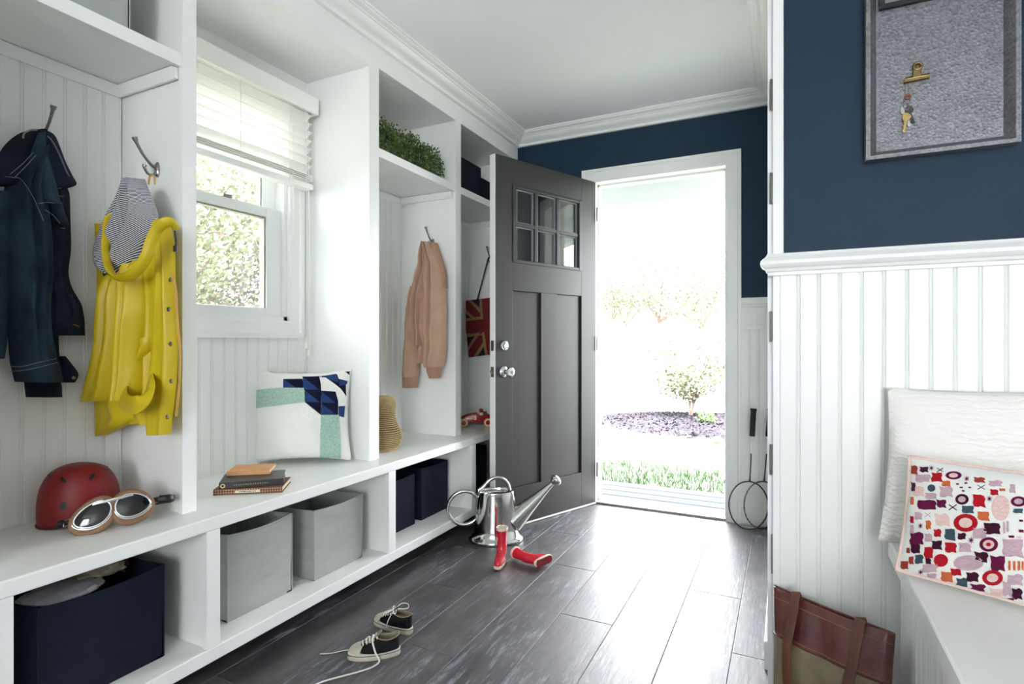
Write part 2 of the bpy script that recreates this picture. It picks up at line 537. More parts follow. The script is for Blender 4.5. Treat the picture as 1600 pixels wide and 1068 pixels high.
flo = struct(MB().box(-2.2, 1.9, -3.3, 3.5, -0.12, -0.0016).build('floor', GROUT))
OFF[flo.name] = V((0, 0, 0))
tile_mesh = {}
x0 = -1.986
for c in range(20):
    xa = x0 + 0.2028 * c
    cc = c - 2
    y = 2.41 - 0.43 * (cc % 3) - 1.27 * 5
    while y < YW:
        ya, yb = max(y, -3.20), min(y + 1.27, YW + 0.02)
        if yb - ya > 0.05 and xa < 1.85:
            key = round(yb - ya, 4)
            g = 0.0012
            if key not in tile_mesh:
                t = MB().box(g, 0.2028 - g, g, yb - ya - g, -0.008, 0.0).build('tile', TILE, flo, world=False, bevel=0.001)
                t.location = (xa, ya, 0); tile_mesh[key] = t
            else:
                share(tile_mesh[key], flo, (xa, ya, 0))
        y += 1.27

struct(MB().box(-2.2, 1.9, -3.3, 3.58, ZC, ZC + 0.15).build('ceiling', CEIL))

# left wall with the window opening
wl = MB()
WY0, WY1, WZ0, WZ1 = 1.21, 1.822, 1.10, 2.06
wl.box(-2.17, XB, -3.3, WY0, 0, ZC).box(-2.17, XB, WY1, 3.58, 0, ZC)
wl.box(-2.17, XB, WY0, WY1, 0, WZ0).box(-2.17, XB, WY0, WY1, WZ1, ZC)
wall_left = struct(wl.build('wall_left', WHITE)); OFF[wall_left.name] = V((0, 0, 0))


def board_mesh(h, wd, out, parent, name='board', m=WHITE):
    """one bead-board plank, width along local +x, standing along z, front towards local -y"""
    w_ = wd
    prof = [(0, 0.004), (0, -0.001), (0.0022, -0.004), (w_ - 0.0105, -0.004), (w_ - 0.0090, -0.0012), (w_ - 0.0072, -0.0012),
            (w_ - 0.0062, -0.0035), (w_ - 0.0036, -0.0042), (w_ - 0.0012, -0.0032), (w_, -0.001), (w_, 0.004)]
    mb = MB(); n = len(prof)
    vs = [(a, b, 0) for a, b in prof] + [(a, b, h) for a, b in prof]
    mb.add(vs, [tuple(range(n))[::-1], tuple(range(n, 2 * n))] + [(i, (i + 1) % n, n + (i + 1) % n, n + i) for i in range(n)])
    return mb.build(name, m, parent, world=False)


def boards(parent, along, start, end, wd, fixed, z0, z1, facing):
    proto = None; p = start
    while p < end - 0.004:
        if proto is None:
            proto = board_mesh(z1 - z0, wd, None, parent); o = proto
        else:
            o = share(proto, parent, (0, 0, 0))
        if p + wd > end: o.scale = ((end - p) / wd, 1, 1)
        if along == 'Y':           # wall face towards +X: local x -> world +Y, local -y -> +X
            o.rotation_euler = (0, 0, PI / 2); o.location = (fixed, p, z0)
        else:                      # wall face towards -Y
            o.location = (p, fixed, z0)
        p += wd


struct_bay = MB().box(XB, XL - 0.004, 0.1, 1.10, ZB, 2.36).build('wall_panel', WHITE, wall_left)
boards(wall_left, 'Y', 0.12, 1.08, 0.0535, XL, ZB, 1.865, 1)
boards(wall_left, 'Y', 1.12, 1.92, 0.0535, XB + 0.004, ZB, 1.05, 1)
boards(wall_left, 'Y', 1.97, 2.64, 0.0535, XB + 0.004, ZB, 1.865, 1)
boards(wall_left, 'Y', 2.68, 3.41, 0.0535, XB + 0.004, ZB, 1.865, 1)

# door wall
DX0, DX1, DZ = -1.095, -0.310, 2.045
wb = MB()
wb.box(-2.17, DX0 - 0.02, YW, YW + 0.15, 0, ZC).box(DX1 + 0.02, 0.3, YW, YW + 0.15, 0, ZC).box(DX0 - 0.02, DX1 + 0.02, YW, YW + 0.15, DZ + 0.02, ZC)
wall_back = struct(wb.build('wall_back', NAVY)); OFF[wall_back.name] = V((0, 0, 0))
boards(wall_back, 'X', -0.232, -0.03, 0.05, YW - 0.004, 0.0, 1.22, -1)
boards(wall_back, 'X', -2.0, -1.23, 0.05, YW - 0.004, 0.0, 1.22, -1)

# corridor right wall + its timber end, and near navy wall
wr = struct(MB().box(-0.048, 0.10, YN + 0.02, YW, 0, ZC).build('wall_right', WHITE_MATT))
OFF[wr.name] = V((0, 0, 0))
wn_ = struct(MB().box(-0.004, 1.9, YN, YN + 0.12, 0, ZC).build('wall_near', NAVY)); OFF[wn_.name] = V((0, 0, 0))
boards(wn_, 'X', -0.0158, 1.88, 0.0505, YN - 0.004, 0.0, 1.222, -1)
struct(MB().box(1.9, 2.05, -3.3, YN + 0.12, 0, ZC).build('wall_side', WHITE_MATT))
# unseen rear wall; its window opening is added for the fill light
rw = MB()
rw.box(-2.2, 0.1, -3.35, -3.2, 0, ZC).box(1.6, 2.05, -3.35, -3.2, 0, ZC).box(0.1, 1.6, -3.35, -3.2, 0, 0.7).box(0.1, 1.6, -3.35, -3.2, 2.2, ZC)
struct(rw.build('wall_rear', WHITE_MATT))
rwf = MB()
for z in (0.7, 2.15): rwf.box(0.1, 1.6, -3.28, -3.22, z, z + 0.05)
for x in (0.1, 0.825, 1.55): rwf.box(x, x + 0.05, -3.28, -3.22, 0.75, 2.15)
rwf = struct(rwf.build('added_rear_window', VINYL)); OFF[rwf.name] = V((0, 0, 0))  # unseen window, made up to go with the rear fill light
MB().box(0.12, 1.58, -3.252, -3.248, 0.72, 2.18).build('glass_pane', GLASS, rwf)

# crown mouldings
CROWN = [(0, 2.352), (0.018, 2.352), (0.022, 2.358), (0.022, 2.366), (0.028, 2.371), (0.040, 2.376), (0.052, 2.384), (0.061, 2.394), (0.064, 2.401),
         (0.070, 2.402), (0.073, 2.407), (0.082, 2.410), (0.090, 2.415), (0.092, 2.421), (0.098, 2.422), (0.100, ZC), (0, ZC)]
cm = MB(); mould(cm, CROWN, (XU, -3.2, 0), (XU, YW, 0), (1, 0, 0), 0, -1); struct(cm.build('trim_1', WHITE, smooth=True, autos=25))
cm = MB(); mould(cm, CROWN, (XU, YW, 0), (-0.048, YW, 0), (0, -1, 0), 1, -1); struct(cm.build('trim_2', WHITE, smooth=True, autos=25))
cm = MB(); mould(cm, CROWN, (-0.048, YW, 0), (-0.048, YN + 0.02, 0), (-1, 0, 0), 1, 0); struct(cm.build('trim_3', WHITE, smooth=True, autos=25))

# chair rails
RAIL = [(0, 1.219), (0.012, 1.219), (0.013, 1.228), (0.018, 1.231), (0.020, 1.238), (0.028, 1.243), (0.032, 1.250), (0.031, 1.259), (0.025, 1.266),
        (0.020, 1.270), (0.017, 1.274), (0.014, 1.281), (0, 1.281)]
cm = MB(); mould(cm, RAIL, (-0.034, YN - 0.006, 0), (1.9, YN - 0.006, 0), (0, -1, 0), -1, 0)
mould(cm, RAIL, (-0.034, YN + 0.02, 0), (-0.034, YN - 0.006, 0), (-1, 0, 0), 0, 1)
struct(cm.build('trim_4', WHITE, smooth=True, autos=30))
cm = MB(); mould(cm, RAIL, (-0.232, YW, 0), (-0.048, YW, 0), (0, -0.7, 0)); struct(cm.build('trim_5', WHITE, smooth=True, autos=30))
# corner post of the near wall, with mortised hinges and a strike plate
post = struct(MB().box(-0.034, -0.006, YN - 0.004, YN + 0.13, 0, ZC).build('trim_6', WHITE, bevel=0.002)); OFF[post.name] = V((0, 0, 0))
for z in (1.745, 1.475, 1.075, 0.69):
    h = MB().box(-0.0375, -0.034, YN + 0.006, YN + 0.034, z - 0.042, z + 0.042).build('hinge', NICKEL, post)
    MB().tube([(-0.0385, YN + 0.006, z - 0.044), (-0.0385, YN + 0.006, z + 0.044)], 0.0035, 8).build('hinge_pin', NICKEL, h)
MB().box(-0.038, -0.034, YN + 0.008, YN + 0.03, 0.36, 0.47).build('strike_plate', NICKEL, post)

# door casing
cs = MB()
CW = 0.082
prof = [(0, 0), (0, 0.018), (0.010, 0.021), (0.062, 0.021), (0.066, 0.026), (CW, 0.026), (CW, 0)]


def casing(mb, a, b, inward, n, prof, m0, m1, wd):
    """flat casing board: runs a->b along the opening edge, prof = (distance from the opening, depth)"""
    a, b, inward, n = V(a), V(b), V(inward), V(n)
    d = (b - a).normalized(); k = len(prof)
    A = [a + inward * o + n * z + d * (m0 * o) for o, z in prof]
    B = [b + inward * o + n * z + d * (m1 * o) for o, z in prof]
    mb.add(A + B, [tuple(range(k)), tuple(range(k, 2 * k))[::-1]] + [(i, k + i, k + (i + 1) % k, (i + 1) % k) for i in range(k)])


n_ = (0, -1, 0)
casing(cs, (DX0, YW, 0), (DX0, YW, DZ), (-1, 0, 0), n_, prof, 0, 1, CW)
casing(cs, (DX1, YW, 0), (DX1, YW, DZ), (1, 0, 0), n_, prof, 0, 1, CW)
casing(cs, (DX0, YW, DZ), (DX1, YW, DZ), (0, 0, 1), n_, prof, -1, 1, CW)
struct(cs.build('trim_7', WHITE))
jb = MB()
jb.box(DX0 - 0.02, DX0, YW, YW + 0.15, 0, DZ + 0.02).box(DX1, DX1 + 0.02, YW, YW + 0.15, 0, DZ + 0.02).box(DX0, DX1, YW, YW + 0.15, DZ, DZ + 0.02)
jb.box(DX0, DX0 + 0.012, YW + 0.055, YW + 0.10, 0, DZ).box(DX1 - 0.012, DX1, YW + 0.055, YW + 0.10, 0, DZ).box(DX0, DX1, YW + 0.055, YW + 0.10, DZ - 0.012, DZ)
struct(jb.build('trim_8', WHITE))
ALU = mat('threshold_aluminium', (176, 170, 166), 0.35, 0.8)
struct(MB().box(DX0, DX1, YW - 0.01, YW + 0.16, -0.02, 0.014).build('trim_9', ALU, bevel=0.004))
struct(MB().box(-1.52, DX0 - CW, YW - 0.018, YW, 0, 0.13).box(DX1 + CW, -0.05, YW - 0.018, YW - 0.004, 0, 0.09).build('baseboard_back', WHITE, bevel=0.003))
struct(MB().box(-0.062, -0.048, 1.92, YW - 0.02, 0, 0.09).build('baseboard_right', WHITE, bevel=0.003))

# ================================================================ WINDOW AND BLIND
win = struct_empty('window_1')
cw = MB()
wprof = [(0, 0), (0, 0.016), (0.008, 0.020), (0.052, 0.020), (0.056, 0.026), (0.078, 0.026), (0.078, 0)]
W = (1.226, 1.812, 1.125, 2.05)
nx = (1, 0, 0)
casing(cw, (XB, W[0], W[2]), (XB, W[0], W[3]), (0, -1, 0), nx, wprof, -1, 1, 0)
casing(cw, (XB, W[1], W[2]), (XB, W[1], W[3]), (0, 1, 0), nx, wprof, -1, 1, 0)
casing(cw, (XB, W[0], W[2]), (XB, W[1], W[2]), (0, 0, -1), nx, wprof, -1, 1, 0)
casing(cw, (XB, W[0], W[3]), (XB, W[1], W[3]), (0, 0, 1), nx, wprof, -1, 1, 0)
cw.build('window_casing', WHITE, win)
fr = MB()
for a, b_ in ((W[0] - 0.016, W[0] + 0.02), (W[1] - 0.02, W[1] + 0.01)): fr.box(-2.17, XB + 0.001, a, b_, WZ0, WZ1)
fr.box(-2.17, XB + 0.001, W[0], W[1], WZ0, W[2] + 0.018).box(-2.17, XB + 0.001, W[0], W[1], W[3] - 0.02, WZ1)
fr.build('window_frame', VINYL, win)


def sash(name, xc, y0, y1, z0, z1, st, bot, top):
    s = MB()
    s.box(xc - 0.016, xc + 0.016, y0, y0 + st, z0, z1).box(xc - 0.016, xc + 0.016, y1 - st, y1, z0, z1)
    s.box(xc - 0.016, xc + 0.016, y0 + st, y1 - st, z0, z0 + bot).box(xc - 0.016, xc + 0.016, y0 + st, y1 - st, z1 - top, z1)
    o = s.build(name, VINYL, win, bevel=0.003)
    g = 0.006
    s = MB()
    s.box(xc - 0.02, xc + 0.008, y0 + st, y0 + st + g, z0 + bot, z1 - top).box(xc - 0.02, xc + 0.008, y1 - st - g, y1 - st, z0 + bot, z1 - top)
    s.box(xc - 0.02, xc + 0.008, y0 + st + g, y1 - st - g, z1 - top - g, z1 - top)
    s.build('glazing_seal', SEAL, o)
    MB().box(xc - 0.004, xc, y0 + st, y1 - st, z0 + bot, z1 - top).build('glass_pane', GLASS, o)
    return o


low = sash('lower_sash', XB - 0.028, W[0] + 0.02, W[1] - 0.02, 1.143, 1.618, 0.082, 0.035, 0.042)
sash('upper_sash', XB - 0.066, W[0] + 0.02, W[1] - 0.02, 1.585, 2.03, 0.070, 0.035, 0.04)
MB().box(XB - 0.03, XB - 0.008, 1.50, 1.54, 1.618, 1.632).build('sash_lock', NICKEL, low, bevel=0.003)

bl = thing('window_blind', 'white slatted blind half raised over the window behind the bench', 'blind', (XB + 0.06, 1.52, 2.05))
VY0, VY1 = 1.128, 1.902
v = MB().box(XB + 0.02, -1.925, VY0, VY1, 2.125, 2.135)
v.box(-1.937, -1.922, VY0, VY1, 2.068, 2.143).box(-1.946, -1.937, VY0, VY1, 2.075, 2.138).box(XB + 0.028, -1.93, VY1 - 0.012, VY1, 2.068, 2.143)
v.build('valance', BLINDM, bl, bevel=0.004)
MB().box(XB + 0.04, -1.95, VY0 + 0.01, VY1 - 0.02, 2.082, 2.122).build('headrail', BLINDM, bl)
SX = -1.965
slat0 = None
for i in range(11):
    z = 2.048 - 0.0385 * i if i < 7 else 1.786 - 0.008 * (i - 7)
    ang = -0.62 if i < 7 else -0.04
    if slat0 is None:
        s = MB(); R = []
        for q in range(2):
            yy = (VY0 + 0.012, VY1 - 0.022)[q]
            pr = [(-0.025 + 0.05 * k / 6, 0.0032 * (1 - (k / 3 - 1) ** 2) + 0.0014) for k in range(7)] + [(0.025 - 0.05 * k / 6, 0.0032 * (1 - (k / 3 - 1) ** 2) - 0.0014) for k in range(7)]
            R.append([(a, yy - 1.515, b) for a, b in pr])
        s.rings(R)
        slat0 = s.build('slat', BLINDM, bl, world=False, smooth=True)
        o = slat0
    else:
        o = share(slat0, bl, (0, 0, 0))
    o.location = V((SX, 1.515, z)) - OFF[bl.name]
    o.rotation_euler = (0, ang, 0)
MB().box(SX - 0.028, SX + 0.03, VY0 + 0.012, VY1 - 0.02, 1.722, 1.748).build('bottom_rail', BLINDM, bl, bevel=0.006)
for yy in (1.27, 1.50, 1.74):
    MB().tube([(SX + 0.034, yy, 2.09), (SX + 0.034, yy, 1.725)], 0.0012, 6).tube([(SX - 0.03, yy, 2.09), (SX - 0.03, yy, 1.73)], 0.0012, 6).build('ladder_cord', CORDM, bl)
MB().tube([(-1.948, 1.775, 2.08), (-1.946, 1.776, 1.5)], 0.0014, 6).build('tilt_cord', CORDM, bl)
for dy, zz in ((0.0, 1.02), (0.012, 0.985)):
    c = MB().tube([(-1.944, 1.845 + dy, 2.08), (-1.942, 1.85 + dy, 1.5), (-1.948, 1.852 + dy, zz)], 0.0015, 6).build('pull_cord', CORDM, bl)
    MB().lathe([(0.003, 0.03), (0.006, 0.024), (0.009, 0.006), (0.0075, 0), (0.003, -0.002)], 10, Matrix.Translation((-1.948, 1.852 + dy, zz - 0.02))).build('cord_tassel', CORDM, c, smooth=True)

# ================================================================ BUILT-IN BENCH AND LOCKERS
bench = tag(MB().box(XB, XF, 0.0, 3.428, ZB - 0.040, ZB).build('bench', WHITE, bevel=0.004), 'long white bench top running under the lockers and window', 'bench')
base = thing('bench_cabinet', 'white open cubby cabinet under the long bench, holding fabric bins', 'cabinet', (-1.8, 1.7, 0))
ZBT = 0.117
MB().box(XB, XF - 0.002, 0.0, 3.428, 0.074, ZBT).build('bottom_board', WHITE, base, bevel=0.003)
for a, b_ in ((0.575, 0.6206), (1.079, 1.123), (1.920, 1.968), (2.627, 2.672)):
    d = MB().box(XF - 0.022, XF - 0.001, a, b_, ZBT, ZB - 0.040).build('stile', WHITE, base, bevel=0.002)
    MB().box(XB + 0.01, XF - 0.022, a + 0.008, b_ - 0.008, ZBT, ZB - 0.041).build('divider', WHITE, base)
MB().box(XB, XB + 0.012, 0.0, 3.42, ZBT, ZB - 0.041).build('back_panel', WHITE, base)
MB().box(XB, -1.85, 0.0, 3.42, 0.0, 0.074).build('plinth', mat('toe_recess_shade', (60, 58, 58), 0.7), base)  # dark colour paints in the shade of the toe recess

ZS0, ZS1, ZTOP, ZN = 1.865, 1.905, 2.260, 2.245


def locker(name, label, y0, y1, xb, panels, left_open=False):
    """upper locker: side panels, shelf, top, moulding under the shelf"""
    t = thing(name, label, 'locker', ((xb + XU) / 2, (y0 + y1) / 2, ZB))
    for a, b_ in panels:
        MB().box(xb, XU - 0.018, a + 0.006, b_ - 0.006, ZB, ZTOP).build('side_panel', WHITE, t)
        MB().box(XU - 0.018, XU, a, b_, ZB, ZTOP).build('face_stile', WHITE, t)
    ya, yb = y0, y1
    MB().box(xb, XU - 0.012, ya, yb, ZS0 + 0.002, ZS1 - 0.001).build('shelf', WHITE, t)
    MB().box(XU - 0.016, XU - 0.001, ya, yb, ZS0, ZS1).build('shelf_edge', WHITE, t, bevel=0.0015)
    MB().box(xb, XU - 0.026, ya - 0.02, yb + 0.005, ZTOP, ZTOP + 0.02).build('top_board', WHITE, t)
    mp = [(0, ZS0 - 0.034), (0.008, ZS0 - 0.034), (0.012, ZS0 - 0.026), (0.016, ZS0 - 0.02), (0.018, ZS0), (0, ZS0)]
    m_ = MB(); mould(m_, mp, (xb, ya, 0), (xb, yb, 0), (1, 0, 0), 1, -1)
    mould(m_, mp, (xb, yb, 0), (XU - 0.02, yb, 0), (0, -1, 0), 1, 0)
    mould(m_, mp, (XU - 0.02, ya, 0), (xb, ya, 0), (0, 1, 0), 0, -1)
    m_.build('cove_moulding', WHITE, t, smooth=True)
    m2 = MB(); mp2 = [(0, ZS1), (0.01, ZS1), (0.008, ZS1 + 0.03), (0, ZS1 + 0.03)]
    mould(m2, mp2, (xb, ya, 0), (xb, yb, 0), (1, 0, 0)); m2.build('shelf_back_trim', WHITE, t)
    return t


LK1 = locker('storage_locker', 'white open locker with beadboard back, holding the denim jacket and raincoat', 0.6206, 1.075, XL + 0.004, [(0.575, 0.6206), (1.075, 1.120)])
LK0 = locker('storage_locker', 'unseen white locker added at the near end to shade the denim jacket bay', 0.05, 0.575, XL + 0.004, [(0.005, 0.05)])  # unseen bay, added to block rear light from the first bay
LK2 = locker('storage_locker', 'white open locker to the right of the window, with the tan jacket', 1.985, 2.634, XB, [(1.920, 1.985)])
LK3 = locker('storage_locker', 'white open locker partly behind the open door, with the flag tote', 2.690, 3.405, XB, [(2.634, 2.690), (3.402, 3.428)])
fs = MB().box(XU - 0.025, XU, -3.2, YW, ZTOP, ZC).box(XU - 0.025, XU, 1.12, 1.92, ZN, ZTOP)
struct(fs.build('wall_fascia', WHITE))
struct(MB().box(XB, XU - 0.025, 1.114, 1.926, ZN, ZN + 0.06).build('ceiling_alcove', WHITE))

# light switch
sw = thing('light_switch', 'white double rocker switch plate on the panelling right of the doorway', 'light switch', (-0.158, YW - 0.01, 1.16))
MB().box(-0.215, -0.102, YW - 0.014, YW - 0.008, 1.098, 1.218).build('switch_plate', SWITCH, sw, bevel=0.002)
for xx in (-0.185, -0.132):
    MB().box(xx - 0.017, xx + 0.017, YW - 0.019, YW - 0.013, 1.125, 1.192).build('rocker', SWITCH, sw, bevel=0.002)

# ================================================================ ENTRANCE DOOR (open)
hx, hy = -1.087, 3.415
fx, fy = -1.405, 2.652
DL = 0.828; DH = 2.046; DT = 0.044
dang = math.atan2(fy - hy, fx - hx)
# local frame: +x from the hinge to the free edge, +y towards the room (visible face), z up
Mdoor = Matrix.Translation((hx, hy, 0)) @ Matrix.Rotation(dang, 4, 'Z')
door = struct_empty('door_1'); door.matrix_world = Mdoor
dm = MB()
SG = 1   # visible face at y=0 side towards +x world
tst = Mdoor.to_3x3() @ V((0, 1, 0))
S_ = 1 if tst.x > 0 else -1


def dbox(x0_, x1_, y0_, y1_, z0_, z1_):
    a, b_ = sorted((y0_ * S_, y1_ * S_))
    return (x0_, x1_, a, b_, z0_, z1_)


def dpart(name, boxes, m, parent=door, bevel=0.0015):
    q = MB()
    for bx in boxes: q.box(*dbox(*bx))
    return q.build(name, m, parent, world=False, bevel=bevel)


dpart('stile', [(0.0, 0.134, -DT, 0, 0.012, DH)], DOORPAINT)
dpart('stile', [(0.703, DL - 0.002, -DT, 0, 0.012, DH)], DOORPAINT)
dpart('stile', [(0.352, 0.483, -DT, 0, 0.220, 1.315)], DOORPAINT)
dpart('rail', [(0.134, 0.703, -DT, 0, 0.012, 0.220)], DOORPAINT)
dpart('rail', [(0.134, 0.703, -DT, 0, 1.315, 1.480)], DOORPAINT)
dpart('rail', [(0.134, 0.703, -DT, 0, 1.892, DH)], DOORPAINT)
dpart('panel', [(0.134, 0.352, -DT + 0.014, -0.014, 0.220, 1.315)], DOORPAINT)
dpart('panel', [(0.483, 0.703, -DT + 0.014, -0.014, 0.220, 1.315)], DOORPAINT)
dpart('glazing_frame', [(0.134, 0.158, -DT - 0.004, 0.004, 1.470, 1.902), (0.680, 0.703, -DT - 0.004, 0.004, 1.470, 1.902),
                        (0.158, 0.680, -DT - 0.004, 0.004, 1.470, 1.488), (0.158, 0.680, -DT - 0.004, 0.004, 1.886, 1.902)], DOORPAINT, bevel=0.003)
xs = [0.158, 0.322, 0.350, 0.502, 0.530, 0.680]
zs = [1.488, 1.676, 1.700, 1.886]
for a, b_ in ((0.322, 0.350), (0.502, 0.530)):
    dpart('muntin', [(a, b_, -DT + 0.006, -0.004, 1.488, 1.886)], DOORPAINT, bevel=0.004)
for a, b_ in ((0.158, 0.322), (0.350, 0.502), (0.530, 0.680)):
    dpart('muntin', [(a, b_, -DT + 0.006, -0.004, 1.676, 1.700)], DOORPAINT, bevel=0.004)
    for z0_, z1_ in ((1.488, 1.676), (1.700, 1.886)):
        p_ = dpart('glass_pane', [(a, b_, -0.026, -0.020, z0_, z1_)], GLASS, bevel=0)
        dpart('bevel_strip', [(a, a + 0.004, -0.030, -0.016, z0_, z1_), (b_ - 0.004, b_, -0.030, -0.016, z0_, z1_), (a + 0.004, b_ - 0.004, -0.030, -0.016, z1_ - 0.004, z1_),
                              (a + 0.004, b_ - 0.004, -0.030, -0.016, z0_, z0_ + 0.004)], mat('pane_bead', (150, 152, 160), 0.4), p_, bevel=0)
dpart('edge_strip', [(DL - 0.002, DL, -DT, 0, 0.012, DH)], WHITE, bevel=0)
dpart('door_sweep', [(0.0, DL, -DT + 0.004, 0.003, 0.004, 0.013)], WHITE, bevel=0)
My = Matrix.Rotation(-PI / 2 * S_, 4, 'X')


def knobm(x_, z_): return Matrix.Translation((x_, 0, z_)) @ My


k = MB().lathe([(0.031, 0), (0.031, 0.004), (0.027, 0.010), (0.014, 0.014), (0.012, 0.030), (0.018, 0.038), (0.025, 0.046), (0.027, 0.056), (0.024, 0.064), (0.016, 0.068), (0.0, 0.069)], 32, knobm(0.768, 0.868)).build('door_knob', CHROME, door, smooth=True, world=False)
MB().lathe([(0.009, 0.0685), (0.009, 0.071), (0.0, 0.0715)], 20, knobm(0.768, 0.868)).build('turn_button', NICKEL, k, smooth=True, world=False)
k = MB().lathe([(0.028, 0), (0.028, 0.005), (0.025, 0.012), (0.018, 0.015), (0.017, 0.024), (0.0, 0.026)], 32, knobm(0.768, 1.010)).build('deadbolt', CHROME, door, smooth=True, world=False)
MB().box(-0.0035, 0.0035, -0.011, 0.011, 0.024, 0.036, knobm(0.768, 1.010)).build('thumb_turn', CHROME, k, world=False, bevel=0.002)
for z in (0.868, 1.010):
    p_ = dpart('latch_plate', [(DL, DL + 0.002, -0.034, -0.010, z - 0.028, z + 0.028)], NICKEL, bevel=0)
    if z < 0.9: dpart('latch_bolt', [(DL + 0.002, DL + 0.013, -0.029, -0.015, z - 0.008, z + 0.008)], NICKEL, p_, bevel=0.003)
for z in (0.22, 1.02, 1.84):
    MB().tube([(-0.006, 0.006 * S_, z - 0.045), (-0.006, 0.006 * S_, z + 0.045)], 0.006, 10).build('hinge', NICKEL, door, world=False, smooth=True)

# ================================================================ helpers for soft goods
NY = (0, -1, 0)


def fold_fn(folds, seed=0.0, wr=0.004, ws=14):
    def f(s, t, p):
        d = 0.0
        for s0, s1, w_, a in folds:
            c = s0 + (s1 - s0) * t
            d += a * math.exp(-((s - c) / w_) ** 2)
        return d + wr * noise.noise(V((p.x * ws, p.y * ws, p.z * ws * 0.6 + seed)))
    return f


def cloth(rows, axis, val, bulge, folds=(), ns=28, nt=40, back=0.004, seed=0.0, wr=0.004, power=2.2, mb=None, taper=(0, 0), off=0.0, ws=14):
    """hanging cloth piece: rows (y, xl, xr) are outline points of the photograph carried onto the real plane the piece hangs in"""
    n = V((1, 0, 0)) if axis == 'X' else V((0, -1, 0))
    P = (lambda x, y: atX(x, y, val)) if axis == 'X' else (lambda x, y: atY(x, y, val))
    rr = catmull([V(r[:3]) for r in rows], nt)
    fn = fold_fn(folds, seed, wr, ws)
    R = []
    for i, r in enumerate(rr):
        t = i / nt
        a, b_ = P(r[1], r[0]), P(r[2], r[0])
        e = 1.0
        if taper[0] and t < taper[0]: e = math.sqrt(max(0.0, 1 - (1 - t / taper[0]) ** 2))
        if taper[1] and t > 1 - taper[1]: e = math.sqrt(max(0.0, 1 - ((t - 1 + taper[1]) / taper[1]) ** 2))
        ring = []
        for k in range(ns + 1):
            s = k / ns
            p = a.lerp(b_, s)
            prof = (1 - abs(2 * s - 1) ** power) ** (0.6)
            ring.append(p + n * (off + e * prof * (bulge + fn(s, t, p))))
        for k in range(ns - 1, 0, -2):
            s = k / ns
            ring.append(a.lerp(b_, s) + n * (off - back * (1 - abs(2 * s - 1) ** 4)))
        R.append(ring)
    mb = mb or MB()
    return mb.rings(R)


def ptube(mb, pts, axis, val, r, n=6, flat=1.0, steps=None, off=0.0):
    P = (lambda x, y, o: atX(x, y, val + o)) if axis == 'X' else (lambda x, y, o: atY(x, y, val - o))
    Q = [P(p[0], p[1], (p[2] if len(p) > 2 else 0) + off) for p in pts]
    if len(Q) > 2: Q = catmull(Q, steps or 6 * (len(Q) - 1))
    return mb.tube(Q, r, n, flat=flat)


def hook(name, label, loc, rz, sc=1.0):
    """double coat hook: base plate on the wall at the origin, arms reaching along local -y"""
    t = thing(name, label, 'coat hook', loc, 'coat hooks in the lockers', rot=(0, 0, rz))
    MB().rings([[(0.011 * sc * math.cos(a) * e, -y, 0.024 * sc * math.sin(a) * e) for a in [2 * PI * i / 20 for i in range(20)]]
                for e, y in ((1, 0.0), (1, 0.003), (0.7, 0.007))]).build('back_plate', NICKEL, t, smooth=True, world=False)
    up = catmull([(0, -0.004, 0.004), (0, -0.020, 0.010), (0, -0.044, 0.034), (0, -0.062, 0.062), (0, -0.070, 0.080)], 16)
    MB().tube([p * sc for p in up], [0.0062 * sc - 0.0022 * sc * math.sin(PI * i / 16) + (0.0022 * sc if i > 13 else 0) for i in range(17)], 10).build('upper_arm', NICKEL, t, smooth=True, world=False)
    dn = catmull([(0, -0.004, -0.008), (0, -0.014, -0.020), (0, -0.030, -0.020), (0, -0.040, -0.006), (0, -0.040, 0.004)], 14)
    MB().tube([p * sc for p in dn], [0.0052 * sc - 0.0014 * sc * math.sin(PI * i / 14) + (0.0014 * sc if i > 11 else 0) for i in range(15)], 10).build('lower_arm', NICKEL, t, smooth=True, world=False)
    return t


hook('coat_hook', 'grey metal coat hook holding up the denim jacket', (XL + 0.004, 0.858, 1.632), PI / 2)
hook('coat_hook', 'grey metal double hook holding the yellow raincoat', (-1.775, 1.081, 1.572), 0)
hook('coat_hook', 'metal double hook above the tan jacket', (-1.800, 2.640, 1.592), 0)
hook('coat_hook', 'metal double hook from which the flag tote hangs', (-1.835, 3.408, 1.603), 0)

# ---------------------------------------------------------------- denim jacket
DJ = -1.915
dj = thing('denim_jacket', 'dark blue denim jacket hanging from a hook on the beadboard', 'jacket', (DJ, 0.86, 1.6))
A = ('X', DJ)
cloth([(300, -60, 30), (340, -64, 24), (400, -66, 16), (470, -64, 14), (520, -58, 12), (560, -50, 6)], *A, 0.035, [(0.3, 0.4, 0.15, 0.012)], seed=2).build('back_panel', DENIM, dj, smooth=True, autos=70)
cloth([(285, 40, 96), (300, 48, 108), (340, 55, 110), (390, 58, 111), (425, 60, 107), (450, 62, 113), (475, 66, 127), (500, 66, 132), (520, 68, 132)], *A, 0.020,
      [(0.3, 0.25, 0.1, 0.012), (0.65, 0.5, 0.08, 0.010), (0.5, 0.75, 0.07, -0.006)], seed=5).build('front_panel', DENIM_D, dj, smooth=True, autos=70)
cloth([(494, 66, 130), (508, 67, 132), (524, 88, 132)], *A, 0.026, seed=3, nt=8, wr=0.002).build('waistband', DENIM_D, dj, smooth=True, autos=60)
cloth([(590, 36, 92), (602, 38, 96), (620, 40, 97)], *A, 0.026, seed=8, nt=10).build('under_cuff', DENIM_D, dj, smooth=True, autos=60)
cloth([(520, 70, 90), (550, 76, 91), (592, 82, 94)], *A, 0.022, seed=9, nt=12).build('under_sleeve', DENIM_D, dj, smooth=True, autos=60)
